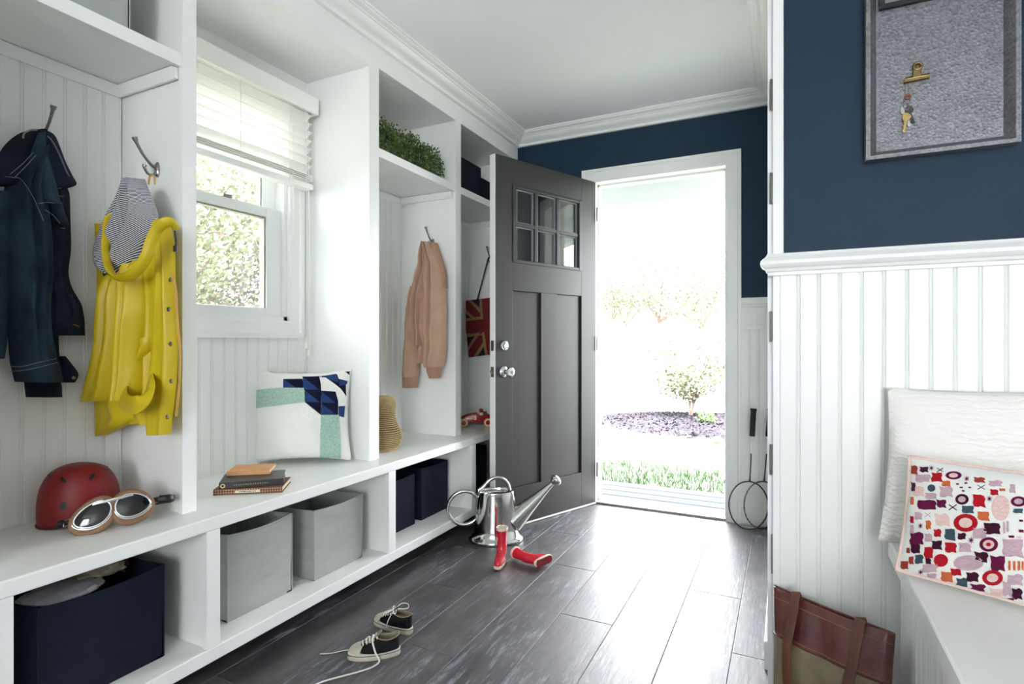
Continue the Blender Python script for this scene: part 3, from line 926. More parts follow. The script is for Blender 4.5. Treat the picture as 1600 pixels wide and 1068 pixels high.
tb = cloth([(556, 90, 100), (572, 92, 114), (585, 92, 122), (597, 92, 116)], *A, 0.020, seed=4, nt=12).build('hem_tab', DENIM_D, dj, smooth=True, autos=60)
MB().lathe([(0.005, 0), (0.005, 0.002), (0.0, 0.003)], 12, Matrix.Translation(atX(115, 590, DJ + 0.024)) @ Matrix.Rotation(PI / 2, 4, 'Y')).build('rivet', NICKEL, tb)
slv = cloth([(232, 44, 62), (262, 26, 62), (290, 6, 62), (330, 3, 72), (380, 3, 78), (430, 6, 78), (480, 9, 74), (520, 10, 77), (560, 13, 84), (572, 15, 88)], *A, 0.060,
            [(0.25, 0.35, 0.10, 0.016), (0.62, 0.55, 0.09, 0.014), (0.45, 0.5, 0.06, -0.010), (0.85, 0.8, 0.06, 0.008)], seed=1, off=0.006, wr=0.008)
slv = slv.build('sleeve', DENIM, dj, smooth=True, autos=70)
cf = cloth([(566, 14, 87), (580, 17, 91), (596, 21, 94)], *A, 0.066, [(0.4, 0.4, 0.15, 0.006)], seed=1, nt=8, off=0.006, wr=0.003).build('cuff', DENIM, dj, smooth=True, autos=60)
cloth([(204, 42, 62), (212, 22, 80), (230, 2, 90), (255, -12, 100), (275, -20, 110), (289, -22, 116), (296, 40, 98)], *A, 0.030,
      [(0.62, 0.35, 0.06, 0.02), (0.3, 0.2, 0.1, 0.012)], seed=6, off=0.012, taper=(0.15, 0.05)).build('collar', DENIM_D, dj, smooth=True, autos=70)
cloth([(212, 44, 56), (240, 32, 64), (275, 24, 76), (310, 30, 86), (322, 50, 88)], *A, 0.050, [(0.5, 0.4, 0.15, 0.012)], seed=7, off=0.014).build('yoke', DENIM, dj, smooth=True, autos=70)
cloth([(318, 58, 90), (330, 66, 92), (345, 78, 96), (352, 88, 97)], *A, 0.040, seed=11, off=0.012, nt=12).build('pocket_flap', DENIM, dj, smooth=True, autos=60)


def seam(parent, mname, lines, axis, val, off, r, m):
    q = MB()
    for l in lines: ptube(q, l, axis, val, r, 5, off=off)
    return q.build(mname, m, parent, smooth=True)


seam(dj, 'seam_stitching', [[(8, 276), (22, 277), (34, 281), (52, 308), (68, 345)], [(52, 238), (36, 255), (16, 272)], [(56, 242), (40, 260), (24, 276)], [(60, 318), (74, 316), (86, 317)],
                            [(70, 327), (84, 337), (94, 349)]], 'X', DJ, 0.082, 0.0008, STITCH)
seam(cf, 'seam_stitching', [[(16, 572, -0.03), (36, 572), (60, 566), (88, 560, -0.025)], [(17, 580, -0.03), (38, 578), (62, 573), (90, 566, -0.025)]], 'X', DJ, 0.088, 0.0009, STITCH)
seam(dj, 'buttonhole', [[(84, 304), (99, 307)], [(95, 356), (101, 357)], [(114, 506), (124, 510)]], 'X', DJ, 0.044, 0.0011, OSTITCH)
q = MB(); ptube(q, [(36, 216), (38, 208), (48, 203), (58, 203)], 'X', DJ, 0.0024, 6, off=0.055); q.build('hanging_loop', LINING, dj, smooth=True)
q = MB()
for l in ([(60, 205, -0.02), (78, 216, -0.005), (92, 240, -0.01), (104, 268, -0.02), (114, 288, -0.035)], [(114, 289, -0.035), (104, 290, -0.025), (92, 294, -0.02)]):
    ptube(q, l, 'X', DJ, 0.0022, 6, off=0.052)
q.build('collar_edge', STITCH, dj, smooth=True)

# ---------------------------------------------------------------- yellow raincoat
RC = 1.020
rc = thing('raincoat', 'yellow hooded raincoat with striped lining hanging in the first locker', 'raincoat', (-1.74, RC, 1.5))
B = ('Y', RC)
cloth([(356, 162, 268), (400, 160, 270), (470, 161, 274), (540, 162, 277), (600, 160, 276), (645, 158, 272), (662, 158, 270)], *B, 0.012,
      [(0.1, 0.1, 0.05, 0.010), (0.5, 0.5, 0.1, -0.006)], seed=3).build('back_panel', YELLOW, rc, smooth=True, autos=70)
cloth([(345, 254, 268), (380, 256, 276), (440, 258, 278), (500, 252, 281), (545, 248, 281), (600, 243, 279), (650, 241, 273), (677, 243, 271)], *B, 0.030,
      [(0.35, 0.3, 0.15, 0.008), (0.8, 0.85, 0.08, 0.010)], seed=4, off=0.006).build('front_placket', YELLOW, rc, smooth=True, autos=70)
cloth([(400, 225, 262), (460, 236, 262), (520, 238, 256), (560, 236, 252), (610, 232, 250), (645, 214, 248), (662, 226, 247)], *B, 0.024,
      [(0.3, 0.6, 0.12, 0.008)], seed=14, off=0.004).build('front_panel', YELLOW, rc, smooth=True, autos=70)
cloth([(352, 160, 174), (420, 160, 180), (500, 162, 182), (570, 162, 176), (640, 158, 174), (678, 160, 172)], *B, 0.022,
      [(0.5, 0.5, 0.15, 0.006)], seed=5, off=0.006).build('left_front', YELLOW, rc, smooth=True, autos=70)
cloth([(618, 160, 206), (640, 160, 212), (655, 162, 214), (679, 163, 170)], *B, 0.028, [(0.2, 0.2, 0.1, 0.008), (0.6, 0.6, 0.1, 0.008)], seed=6, off=0.0).build('hem_fold', YELLOW, rc, smooth=True, autos=70)
cloth([(425, 184, 212), (460, 182, 212), (500, 178, 210), (545, 176, 206), (580, 168, 202), (610, 160, 196), (624, 157, 190)], *B, 0.055,
      [(0.35, 0.3, 0.12, 0.012), (0.75, 0.8, 0.08, 0.010), (0.55, 0.5, 0.05, -0.010)], seed=7, off=0.012, wr=0.006, taper=(0.22, 0)).build('sleeve', YELLOW, rc, smooth=True, autos=70)
cloth([(405, 212, 240), (440, 210, 240), (480, 212, 242), (520, 211, 238), (560, 207, 233), (600, 205, 230), (622, 206, 226)], *B, 0.052,
      [(0.3, 0.4, 0.12, 0.012), (0.75, 0.6, 0.1, 0.010), (0.5, 0.55, 0.05, -0.010)], seed=8, off=0.014, wr=0.006, taper=(0.22, 0)).build('sleeve', YELLOW, rc, smooth=True, autos=70)
q = MB()
pts = [atY(x, y, RC - 0.07 - d) for x, y, d in ((194, 606, -0.03), (193, 622, 0.0), (200, 631, 0.02), (213, 632, 0.03), (226, 622, 0.02), (234, 606, 0.0), (234, 594, -0.03))]
q.tube(catmull(pts, 30), 0.026, 10, flat=0.16, up=(0.1, -1, 0.1)); q.build('cuff', YELLOW, rc, smooth=True)
cloth([(527, 240, 256), (540, 242, 254), (552, 240, 247), (562, 239, 242)], *B, 0.040, seed=9, off=0.012, nt=12).build('pocket_flap', YELLOW, rc, smooth=True, autos=60)
hd = cloth([(284, 231, 243), (300, 222, 249), (320, 208, 257), (345, 186, 264), (370, 174, 256), (395, 170, 238), (415, 176, 226), (432, 190, 210)], *B, 0.040,
           [(0.25, 0.3, 0.06, 0.012), (0.5, 0.45, 0.05, 0.014), (0.75, 0.7, 0.06, 0.012), (0.38, 0.38, 0.03, -0.012), (0.62, 0.58, 0.03, -0.012)], seed=10, off=0.030, taper=(0.1, 0.15)).build('hood_lining', STRIPE, rc, smooth=True, autos=70)
q = MB()
rim = [(186, 348, 0.0), (179, 339, 0.02), (170, 343, 0.03), (167, 362, 0.032), (166, 392, 0.038), (170, 418, 0.048), (182, 433, 0.055), (200, 432, 0.062), (217, 419, 0.062), (229, 400, 0.058), (236, 378, 0.054), (245, 358, 0.05),
       (257, 348, 0.045), (268, 348, 0.03), (277, 357, 0.01)]
ptube(q, rim, 'Y', RC, [0.009 + 0.006 * min(1, i / 8, (84 - i) / 8) for i in range(85)], 10, flat=0.55, steps=84, off=0.042)
q.build('hood_rim', YELLOW, rc, smooth=True)
q = MB()
for l in ([(232, 288), (234, 276), (236, 273)], [(242, 288), (241, 277), (238, 273)]): ptube(q, l, 'Y', RC, 0.003, 6, off=0.02, flat=0.4)
q.build('hanging_loop', YELLOW_D, rc, smooth=True)
q = MB(); ptube(q, [(262, 362), (258, 385), (266, 420), (274, 450), (277, 500), (281, 550), (280, 600), (275, 650)], 'Y', RC, 0.0042, 6, off=0.016, steps=50, flat=0.5)
q.build('zip', YELLOW_D, rc, smooth=True)
for x, y in ((267, 437), (264, 483), (267, 537), (268, 595), (262, 651)):
    MB().lathe([(0.0065, 0), (0.0065, 0.002), (0.004, 0.004), (0, 0.004)], 14, Matrix.Translation(atY(x, y, RC - 0.050)) @ Matrix.Rotation(PI / 2, 4, 'X')).build('snap', NICKEL, rc, smooth=True)
for x, y in ((165, 428), (168, 488)):
    MB().lathe([(0.009, 0), (0.009, 0.003), (0, 0.004)], 14, Matrix.Translation(atY(x, y, RC - 0.034)) @ Matrix.Rotation(PI / 2, 4, 'X')).build('button', BLACK, rc, smooth=True)
q = MB(); ptube(q, [(273, 360), (275, 375), (274, 388)], 'Y', RC, 0.0022, 6, off=0.02); ptube(q, [(274, 384), (274, 393)], 'Y', RC, 0.006, 8, off=0.02)
q.build('toggle', BLACK, rc, smooth=True)

# ---------------------------------------------------------------- tan jacket
TJ = 2.585
tj = thing('bomber_jacket', 'tan cotton bomber jacket with ribbed cuffs hanging from a hook', 'jacket', (-1.8, TJ, 1.5))
C_ = ('Y', TJ)
cloth([(379, 667, 675), (395, 662, 684), (420, 657, 692), (450, 647, 695), (475, 641, 697), (500, 642, 697), (530, 646, 694), (552, 650, 684), (567, 653, 668)], *C_, 0.030,
      [(0.3, 0.3, 0.1, 0.014), (0.55, 0.45, 0.06, -0.012), (0.8, 0.8, 0.1, 0.01)], seed=2).build('body', TANC, tj, smooth=True, autos=70)
lf = cloth([(448, 647, 655), (470, 640, 654), (490, 637, 654), (520, 635, 655), (550, 632, 655), (582, 631, 655), (588, 632, 654)], *C_, 0.050, [(0.4, 0.5, 0.15, 0.012)], seed=3, off=0.0, wr=0.012, ws=22).build('sleeve', TANC, tj, smooth=True, autos=70)
cloth([(584, 631.5, 653.5), (594, 631, 653), (605, 631.5, 652.5)], *C_, 0.048, seed=3, nt=8, wr=0.002).build('rib_cuff', TANRIB, tj, smooth=True, autos=60)
cloth([(380, 669, 677), (392, 670, 684), (420, 671, 694), (455, 668, 698), (490, 666, 700), (520, 667, 699), (550, 667, 699), (568, 669, 696), (573, 671, 694)], *C_, 0.065,
      [(0.25, 0.35, 0.09, 0.022), (0.72, 0.6, 0.08, 0.020), (0.48, 0.5, 0.05, -0.022)], seed=5, off=0.012, wr=0.022, ws=20).build('sleeve', TANC, tj, smooth=True, autos=70)
cloth([(570, 671, 692), (580, 672, 691.5), (590, 677, 690)], *C_, 0.060, seed=3, nt=8, wr=0.002, off=0.01).build('rib_cuff', TANRIB, tj, smooth=True, autos=60)
cloth([(379, 666, 674), (395, 660, 676), (420, 655, 676), (450, 646, 672), (475, 642, 666), (505, 650, 664), (540, 655, 666)], *C_, 0.052, [(0.35, 0.4, 0.1, 0.022), (0.75, 0.7, 0.08, 0.018), (0.55, 0.55, 0.05, -0.02)], seed=7, off=0.004, wr=0.022, ws=20).build('front_panel', TANC, tj, smooth=True, autos=70)
cloth([(380, 676, 684), (400, 680, 690), (425, 686, 697), (450, 690, 699)], *C_, 0.04, seed=9, nt=16).build('collar', TANRIB, tj, smooth=True, autos=70)


# ---------------------------------------------------------------- surfaces carrying patches
def quad_surface(c00, c10, c11, c01, thick, n, pinch=0.05, sag=0.0, seed=0, wr=0.006, pw=0.5):
    """c00 bottom-left, c10 bottom-right, c11 top-right, c01 top-left; returns f(u, v, side, off)"""
    c00, c10, c11, c01, n = V(c00), V(c10), V(c11), V(c01), V(n).normalized()
    cen = (c00 + c10 + c11 + c01) / 4

    def f(u, v, side=1, off=0.0):
        p = (c00.lerp(c10, u)).lerp(c01.lerp(c11, u), v)
        e = pinch * ((1 - (2 * u - 1) ** 2) * (2 * v - 1) ** 2 * abs(2 * v - 1) + (1 - (2 * v - 1) ** 2) * (2 * u - 1) ** 2 * abs(2 * u - 1))
        p = p.lerp(cen, e)
        a = max(0.0, (1 - (2 * u - 1) ** 2) * (1 - (2 * v - 1) ** 2)) ** pw
        h = thick * a + wr * noise.noise(V((u * 5 + seed, v * 5, seed))) * min(1.0, a * 2.5)
        return p + n * (side * h + off)
    return f


def pillow_mesh(f, N=30, back=0.6):
    mb = MB()
    idx = lambda i, j: i * (N + 1) + j
    vs = [f(i / N, j / N, 1) for i in range(N + 1) for j in range(N + 1)]
    vb = [f(i / N, j / N, -back) for i in range(N + 1) for j in range(N + 1)]
    fs = [(idx(i, j), idx(i + 1, j), idx(i + 1, j + 1), idx(i, j + 1)) for i in range(N) for j in range(N)]
    K = len(vs)
    fb = [(K + a, K + d, K + c, K + b_) for a, b_, c, d in fs]
    return mb.add(vs + vb, fs + fb)


def inv_uv(f, px, py, off=0.0):
    u, v = 0.5, 0.5
    for _ in range(14):
        x, y = proj(f(u, v)); e = 1e-3
        xu, yu = proj(f(u + e, v)); xv, yv = proj(f(u, v + e))
        a, b_, c, d = (xu - x) / e, (xv - x) / e, (yu - y) / e, (yv - y) / e
        det = a * d - b_ * c
        if abs(det) < 1e-9: break
        rx, ry = px - x, py - y
        u = min(0.985, max(0.015, u + (d * rx - b_ * ry) / det)); v = min(0.985, max(0.015, v + (-c * rx + a * ry) / det))
    return u, v


def patch(f, uv, off, m, name, parent, rings=3, sub=3, thick=0.0):
    """raised appliqué following surface f; uv polygon star-shaped about its centroid"""
    P = []
    for i in range(len(uv)):
        a, b_ = uv[i], uv[(i + 1) % len(uv)]
        for k in range(sub):
            P.append((a[0] + (b_[0] - a[0]) * k / sub, a[1] + (b_[1] - a[1]) * k / sub))
    cx = sum(p[0] for p in P) / len(P); cy = sum(p[1] for p in P) / len(P)
    n = len(P)
    vs = [f(cx, cy, 1, off)]
    for r in range(1, rings + 1):
        e = r / rings
        vs += [f(cx + (p[0] - cx) * e, cy + (p[1] - cy) * e, 1, off) for p in P]
    vs += [f(p[0], p[1], 1, -0.0005) for p in P]
    fs = [(0, 1 + k, 1 + (k + 1) % n) for k in range(n)]
    for r in range(rings):
        for k in range(n):
            l = (k + 1) % n
            fs.append((1 + r * n + k, 1 + (r + 1) * n + k, 1 + (r + 1) * n + l, 1 + r * n + l))
    return MB().add(vs, fs).build(name, m, parent, smooth=True, autos=50)


# ---------------------------------------------------------------- flag tote
FT = 3.372
ft = thing('tote_bag', 'flag-patterned tote bag hanging on a black strap behind the door', 'tote bag', (-1.83, FT, 1.3))
fq = quad_surface(atY(732.8, 558, FT), atY(812, 549, FT), atY(806, 459, FT), atY(722.4, 470, FT), 0.016, NY, pinch=0.01, wr=0.004)
FLAGN = mat('navy_flag_cloth', (30, 30, 42), 0.85, noise_amt=0.2, nscale=60); FLAGR = mat('red_flag_cloth', (112, 26, 30), 0.85, noise_amt=0.15, nscale=60); FLAGT = mat('tan_flag_cloth', (152, 118, 74), 0.85, noise_amt=0.15, nscale=60)
pillow_mesh(fq, 16).build('bag_body', FLAGN, ft, smooth=True, autos=60)


def strip(f, a, b_, w_, off, m, name, parent, N=10, clip=None):
    """band from uv a to uv b of half width w_ (uv units)"""
    dx, dy = b_[0] - a[0], b_[1] - a[1]; l = math.hypot(dx, dy); nx_, ny_ = -dy / l * w_, dx / l * w_
    vs = []
    c = lambda q: min(0.995, max(0.005, q))
    for i in range(N + 1):
        t = i / N
        for s in (-1, 0, 1):
            vs.append(f(c(a[0] + dx * t + nx_ * s), c(a[1] + dy * t + ny_ * s), 1, off))
    fs = [(i * 3 + k, i * 3 + k + 1, i * 3 + k + 4, i * 3 + k + 3) for i in range(N) for k in (0, 1)]
    return MB().add(vs, fs).build(name, m, parent, smooth=True)


for a, b_ in (((0, 0), (0.5, 0.5)), ((1, 0), (0.5, 0.5)), ((0, 1), (0.5, 0.5)), ((1, 1), (0.5, 0.5))):
    strip(fq, a, b_, 0.125, 0.0012, FLAGT, 'diagonal_band', ft)
    strip(fq, a, b_, 0.070, 0.0018, FLAGR, 'diagonal_stripe', ft)
strip(fq, (0.5, 0), (0.5, 1), 0.165, 0.0025, FLAGT, 'cross_band', ft); strip(fq, (0, 0.52), (1, 0.52), 0.165, 0.0025, FLAGT, 'cross_band', ft)
strip(fq, (0.5, 0), (0.5, 1), 0.115, 0.0032, FLAGR, 'cross_stripe', ft); strip(fq, (0, 0.52), (1, 0.52), 0.115, 0.0032, FLAGR, 'cross_stripe', ft)
q = MB()
ptube(q, [(746, 468), (752, 445), (760, 415), (764, 402), (768, 406), (780, 436), (786, 462)], 'Y', FT, 0.010, 8, flat=0.2, off=0.016)
q.build('strap', BLACK, ft, smooth=True)

# ---------------------------------------------------------------- helmet and goggles
hm = thing('bicycle_helmet', 'matt red rounded helmet standing on the bench behind the goggles', 'helmet', (-1.868, 0.905, ZB), rot=(0, 0, 1.12))


def helmet_pt(th, ph, e=1.0):
    """th around, ph 0 (top) .. 1 (brim)"""
    r = math.sin(ph * PI * 0.56) ** 0.86
    brow = 0.012 * math.cos(th) ** 2
    x = 0.099 * r * math.cos(th) * (1 + 0.05 * math.cos(th)); y = 0.090 * r * math.sin(th)
    z = 0.166 * (1 - ph ** 2.25 * 0.985) + (0.012 * ph * (1 - abs(math.cos(th))))
    return V((x * e, y * e, max(0.001, z * e if e < 1 else z)))


R = [[helmet_pt(2 * PI * k / 56, i / 22) for k in range(56)] for i in range(1, 23)]
inner = [[helmet_pt(2 * PI * k / 56, i / 22, 0.93) for k in range(56)] for i in range(22, 0, -3)]
MB().rings(R + inner).build('shell', RED_H, hm, smooth=True, world=False, autos=60)
rimp = [helmet_pt(2 * PI * k / 56, 1.0) for k in range(56)]
MB().tube(rimp, 0.0035, 8, closed=True).build('rim_trim', mat('dark_red_trim', (92, 16, 22), 0.6), hm, smooth=True, world=False)


def helmet_vent_patch(th0, ph0, a, b_, rot, m=BLACK, name='dark_vent_patch'):  # black patches on the shell paint the dark of open vents
    pts = []; n = 14
    c = helmet_pt(th0, ph0) * 1.0
    vs = [c + c.normalized() * 0.0012]
    for r in (0.5, 1.0):
        for k in range(n):
            an = 2 * PI * k / n
            u, v_ = a * r * math.cos(an), b_ * r * math.sin(an)
            u, v_ = u * math.cos(rot) - v_ * math.sin(rot), u * math.sin(rot) + v_ * math.cos(rot)
            p = helmet_pt(th0 + u / max(0.25, math.sin(ph0 * PI * 0.56)), ph0 + v_)
            vs.append(p + (p - V((0, 0, 0.04))).normalized() * 0.0012)
    fs = [(0, 1 + k, 1 + (k + 1) % n) for k in range(n)] + [(1 + k, 1 + n + k, 1 + n + (k + 1) % n, 1 + (k + 1) % n) for k in range(n)]
    MB().add(vs, fs).build(name, m, hm, smooth=True, world=False)


for th0 in (-2.0, -1.15, 1.15, 2.0): helmet_vent_patch(th0, 0.50, 0.10, 0.035, 0.5 if abs(th0) > 1.6 else -0.5)
for th0 in (-2.75, -0.4, 0.4, 2.75): helmet_vent_patch(th0, 0.42, 0.14, 0.03, 0.1)
helmet_vent_patch(-1.9, 0.82, 0.085, 0.042, 0); helmet_vent_patch(1.9, 0.82, 0.085, 0.042, 0)

gg = thing('aviator_goggles', 'vintage chrome goggles with tan padding leaning on the red helmet', 'goggles', (-1.742, 0.935, ZB), rot=(0, 0, 0))
g0 = V((-1.728, 0.838, ZB)); g1 = V((-1.655, 0.969, ZB))
gd = (g1 - g0).normalized()
gn = V((gd.y, -gd.x, 0))
if gn.x < 0: gn = -gn
gup = (V((0, 0, 1)) * 0.93 - gn * 0.36).normalized(); gnn = gd.cross(gup); gnn = gnn if gnn.x > 0 else -gnn
GC = (g0 + g1) / 2 + V((0, 0, 0.052)) + gn * 0.004 + gd * 0.003
GW = 0.040


def lens_outline(side, e=1.0, n=28):
    pts = []
    for k in range(n):
        a = 2 * PI * k / n
        x, y = math.cos(a), math.sin(a)
        x = x * GW; y = y * 0.0305 * (1.0 + 0.18 * math.cos(a) * -1)
        y -= 0.0055 * (x / GW)
        pts.append((x * e, y * e))
    return [(side * p[0] if side < 0 else p[0], p[1]) for p in pts] if side > 0 else [(-p[0], p[1]) for p in pts]


def gpt(side, x, y, d):
    return GC + (gd * (side * 0.0445 + x) + gup * (y + 0.002 + 0.14 * (side * 0.0445 + x)) + gnn * (d - 0.010 * ((side * 0.0445 + x) / 0.085) ** 2)) * 1.03


for side in (-1, 1):
    ol = lens_outline(side)
    pad = [gpt(side, x * 1.10, y * 1.30 - 0.004, -0.003) for x, y in ol]
    pd = MB().tube(pad, 0.0095, 10, closed=True).build('padding', TANPAD, gg, smooth=True)
    rm = MB().tube([gpt(side, x, y, 0.008) for x, y in ol], 0.0026, 10, closed=True).tube([gpt(side, x * 1.10, y * 1.14, 0.003) for x, y in ol], 0.0030, 8, closed=True).build('lens_rim', CHROME, gg, smooth=True)
    n = len(ol)
    vs = [gpt(side, 0, 0, 0.013)] + [gpt(side, x * 0.6, y * 0.6, 0.0118) for x, y in ol] + [gpt(side, x, y, 0.008) for x, y in ol]
    MB().add(vs, [(0, 1 + k, 1 + (k + 1) % n) for k in range(n)] + [(1 + k, 1 + n + k, 1 + n + (k + 1) % n, 1 + (k + 1) % n) for k in range(n)]).build('lens', LENS, gg, smooth=True)
    e = gpt(side, side * 0.044, 0.0, 0.002); e2 = gpt(side, side * 0.062, -0.001, -0.006)
    MB().tube([e + gup * 0.007, e2 + gup * 0.008, e2 - gup * 0.008, e - gup * 0.007], 0.002, 6, closed=True).build('buckle', NICKEL, gg, smooth=True)
MB().tube(catmull([gpt(-1, 0.0, 0.026, 0.006), gpt(-1, 0.03, 0.027, 0.008), gpt(1, -0.03, 0.027, 0.008), gpt(1, 0.0, 0.026, 0.006)], 16), 0.0048, 8).build('bridge_bar', CHROME, gg, smooth=True)
MB().tube(catmull([gpt(-1, 0.030, 0.012, -0.002), gpt(1, -0.0445, 0.018, 0.0), gpt(1, -0.030, 0.012, -0.002)], 10), 0.010, 8).build('nose_bridge', TANPAD, gg, smooth=True)
e = gpt(1, 0.062, -0.001, -0.006); e2 = gpt(-1, -0.062, -0.001, -0.006)
st = catmull([e, e + gd * 0.022 + gnn * 0.002 - V((0, 0, 0.002)), e + gd * 0.030 - gn * 0.020 - V((0, 0, 0.006)), e + gd * 0.012 - gn * 0.045 - V((0, 0, 0.012)), e - gd * 0.03 - gn * 0.05 - V((0, 0, 0.016))], 24)
MB().tube(st, 0.0125, 8, flat=1.0, up=(0, 0, 1)).build('strap', BLACK, gg, smooth=True)
MB().tube(catmull([e2, e2 - gd * 0.008 - gn * 0.008, e2 - gn * 0.03 + gd * 0.01 - V((0, 0, 0.006))], 10), 0.010, 8, up=(0, 0, 1)).build('strap', BLACK, gg, smooth=True)


# ---------------------------------------------------------------- books
def book(name, label, loc, rz, L_, W_, H_, cover, z, spine=None, group='books stacked on the bench'):
    """spine towards local -y, length along x"""
    t = thing(name, label, 'book', (loc[0], loc[1], z), group, rot=(0, 0, rz))
    c = MB().box(0, L_, 0, W_, 0, 0.0025).box(0, L_, 0, W_, H_ - 0.0025, H_).box(0, L_, -0.001, 0.0025, 0, H_)
    c.build('cover', cover, t, world=False, bevel=0.001)
    MB().box(0.003, L_ - 0.003, 0.0026, W_ - 0.003, 0.0026, H_ - 0.0026).build('pages', PAPER, t, world=False)
    if spine:
        MB().box(0.001, L_ - 0.001, -0.0022, -0.001, 0.001, H_ - 0.001).build('spine_band', spine, t, world=False)
    return t


bp0 = atZ(333, 774, ZB); bp1 = atZ(441, 769, ZB)
bl_len = (bp1 - bp0).length; brz = math.atan2(bp1.y - bp0.y, bp1.x - bp0.x)
tbk = book('book', 'brown patterned hardback, lowest of the three on the bench', bp0, brz, bl_len, 0.145, 0.020, mat('brown_cover', (96, 70, 52), 0.6), ZB, MATS['spine'])
MB().box(0.070, 0.150, -0.0028, -0.0022, 0.006, 0.0145).build('title_label', CREAM, tbk, world=False)
q = MB()
for i in range(9): q.box(0.084 + i * 0.006, 0.087 + i * 0.006 + (i % 3) * 0.001, -0.0032, -0.0028, 0.009, 0.0118)
q.build('title_lettering', BLACK, tbk, world=False)
b2p = atZ(342, 764, ZB + 0.02)
b2 = book('book', 'black hardback in the middle of the book stack', b2p, brz + 0.16, 0.205, 0.14, 0.021, mat('black_cover', (40, 42, 50), 0.35, noise_amt=0.2, nscale=30), ZB + 0.0203, mat('dark_spine', (30, 28, 28), 0.5))
q = MB()
for i in range(15): q.box(0.045 + i * 0.0075, 0.049 + i * 0.0075, -0.0027, -0.0022, 0.0085, 0.0115 + (i % 2) * 0.001)
q.build('spine_lettering', BRASS, b2, world=False)
q = MB()
for i in range(8):
    a = i * 0.785; q.box(0.012 + 0.006 * math.cos(a) - 0.002, 0.012 + 0.006 * math.cos(a) + 0.002, -0.0027, -0.0022, 0.010 + 0.006 * math.sin(a) - 0.0015, 0.010 + 0.006 * math.sin(a) + 0.0015)
q.build('spine_ornament', GOLDP, b2, world=False)
b3p = atZ(354, 743, ZB + 0.042)
book('book', 'small tan covered book on top of the stack', b3p, brz + 0.02, 0.145, 0.115, 0.015, mat('tan_cover', (214, 160, 106), 0.6, noise_amt=0.12, nscale=14), ZB + 0.0416)

# ---------------------------------------------------------------- cushion on the bench
pc = thing('cushion', 'white cushion with seafoam bands and navy triangles under the window', 'cushion', (-1.86, 1.80, ZB), 'cushions')
pBL = V((-2.000, 1.610, ZB + 0.004)); pBR = V((-1.755, 1.902, ZB + 0.004))
rBL = ray(393, 722)
tt = (ZB + 0.004 - HC) / rBL[2]; pBL = V((rBL[0] * tt * 0.985, rBL[1] * tt * 0.985, ZB + 0.010))
rBR = ray(549, 718); tt = 2.44; pBR = V((rBR[0] * tt, rBR[1] * tt, ZB + 0.006))
pn = V((0.76, -0.65, 0)).normalized()


def ray_at(x, y, t): r = ray(x, y); return V((r[0] * t, r[1] * t, HC + r[2] * t))


dBL = pBL.x * -SN + pBL.y * CS; dBR = pBR.x * -SN + pBR.y * CS
fp = quad_surface(pBL, pBR, ray_at(549, 577, dBR + 0.045), ray_at(391, 578, dBL + 0.02), 0.058, pn, pinch=0.07, wr=0.010, seed=3)
for cx_ in (0,): pass
pillow_mesh(fp, 40, 0.5).build('cover', PILW, pc, smooth=True, autos=80)
ZX = lambda z: (z[0] / 5.933 + 380, z[1] / 5.933 + 560)


def ppatch(poly, off, m, name, rings=6, sub=5):
    return patch(fp, [inv_uv(fp, *ZX(p)) for p in poly], off, m, name, pc, rings=rings, sub=sub)


for p in ([(370, 188), (550, 186), (560, 275), (370, 275)], [(550, 165), (715, 162), (722, 292), (565, 292)], [(570, 290), (722, 290), (722, 412), (572, 405)],
          [(722, 298), (880, 300), (880, 412), (724, 412)], [(724, 412), (880, 412), (880, 520), (724, 520)], [(715, 162), (860, 140), (950, 195), (955, 350), (880, 300)]):
    ppatch(p, 0.0012, NV2, 'midnight_patch', 4)
for p in ([(370, 190), (370, 275), (490, 270)], [(552, 168), (556, 285), (705, 288)], [(575, 296), (578, 402), (712, 405)], [(726, 304), (727, 408), (858, 410)], [(728, 418), (728, 517), (862, 517)],
          [(720, 165), (858, 142), (888, 225)], [(892, 195), (968, 205), (960, 238), (892, 250)], [(884, 440), (944, 438), (934, 545), (884, 530)]):
    ppatch(p, 0.0022, NV1, 'blue_patch', 4)
ppatch([(575, 405), (722, 412), (722, 522)], 0.0016, NV2, 'midnight_patch', 4)
ppatch([(944, 108), (992, 110), (1000, 152), (965, 135)], 0.002, NV2, 'midnight_patch', 3)
ppatch([(108, 290), (340, 268), (562, 270), (572, 402), (350, 428), (112, 458)], 0.006, TEAL, 'seafoam_band', 8, 8)
ppatch([(722, 520), (888, 520), (898, 740), (904, 945), (800, 962), (698, 955), (712, 700)], 0.006, TEAL, 'seafoam_band', 8, 8)
ppatch([(372, 150), (450, 142), (552, 178), (372, 188)], 0.006, SHAG, 'white_tuft', 4, 5)
ppatch([(706, 170), (762, 174), (905, 280), (960, 360), (955, 435), (890, 430), (875, 305), (730, 296)], 0.006, SHAG, 'white_tuft', 6, 5)
ppatch([(862, 125), (940, 108), (1000, 160), (988, 210), (884, 186)], 0.006, SHAG, 'white_tuft', 4, 5)
ppatch([(528, 402), (580, 408), (718, 540), (690, 556), (530, 562)], 0.005, SHAG, 'white_tuft', 5, 5)

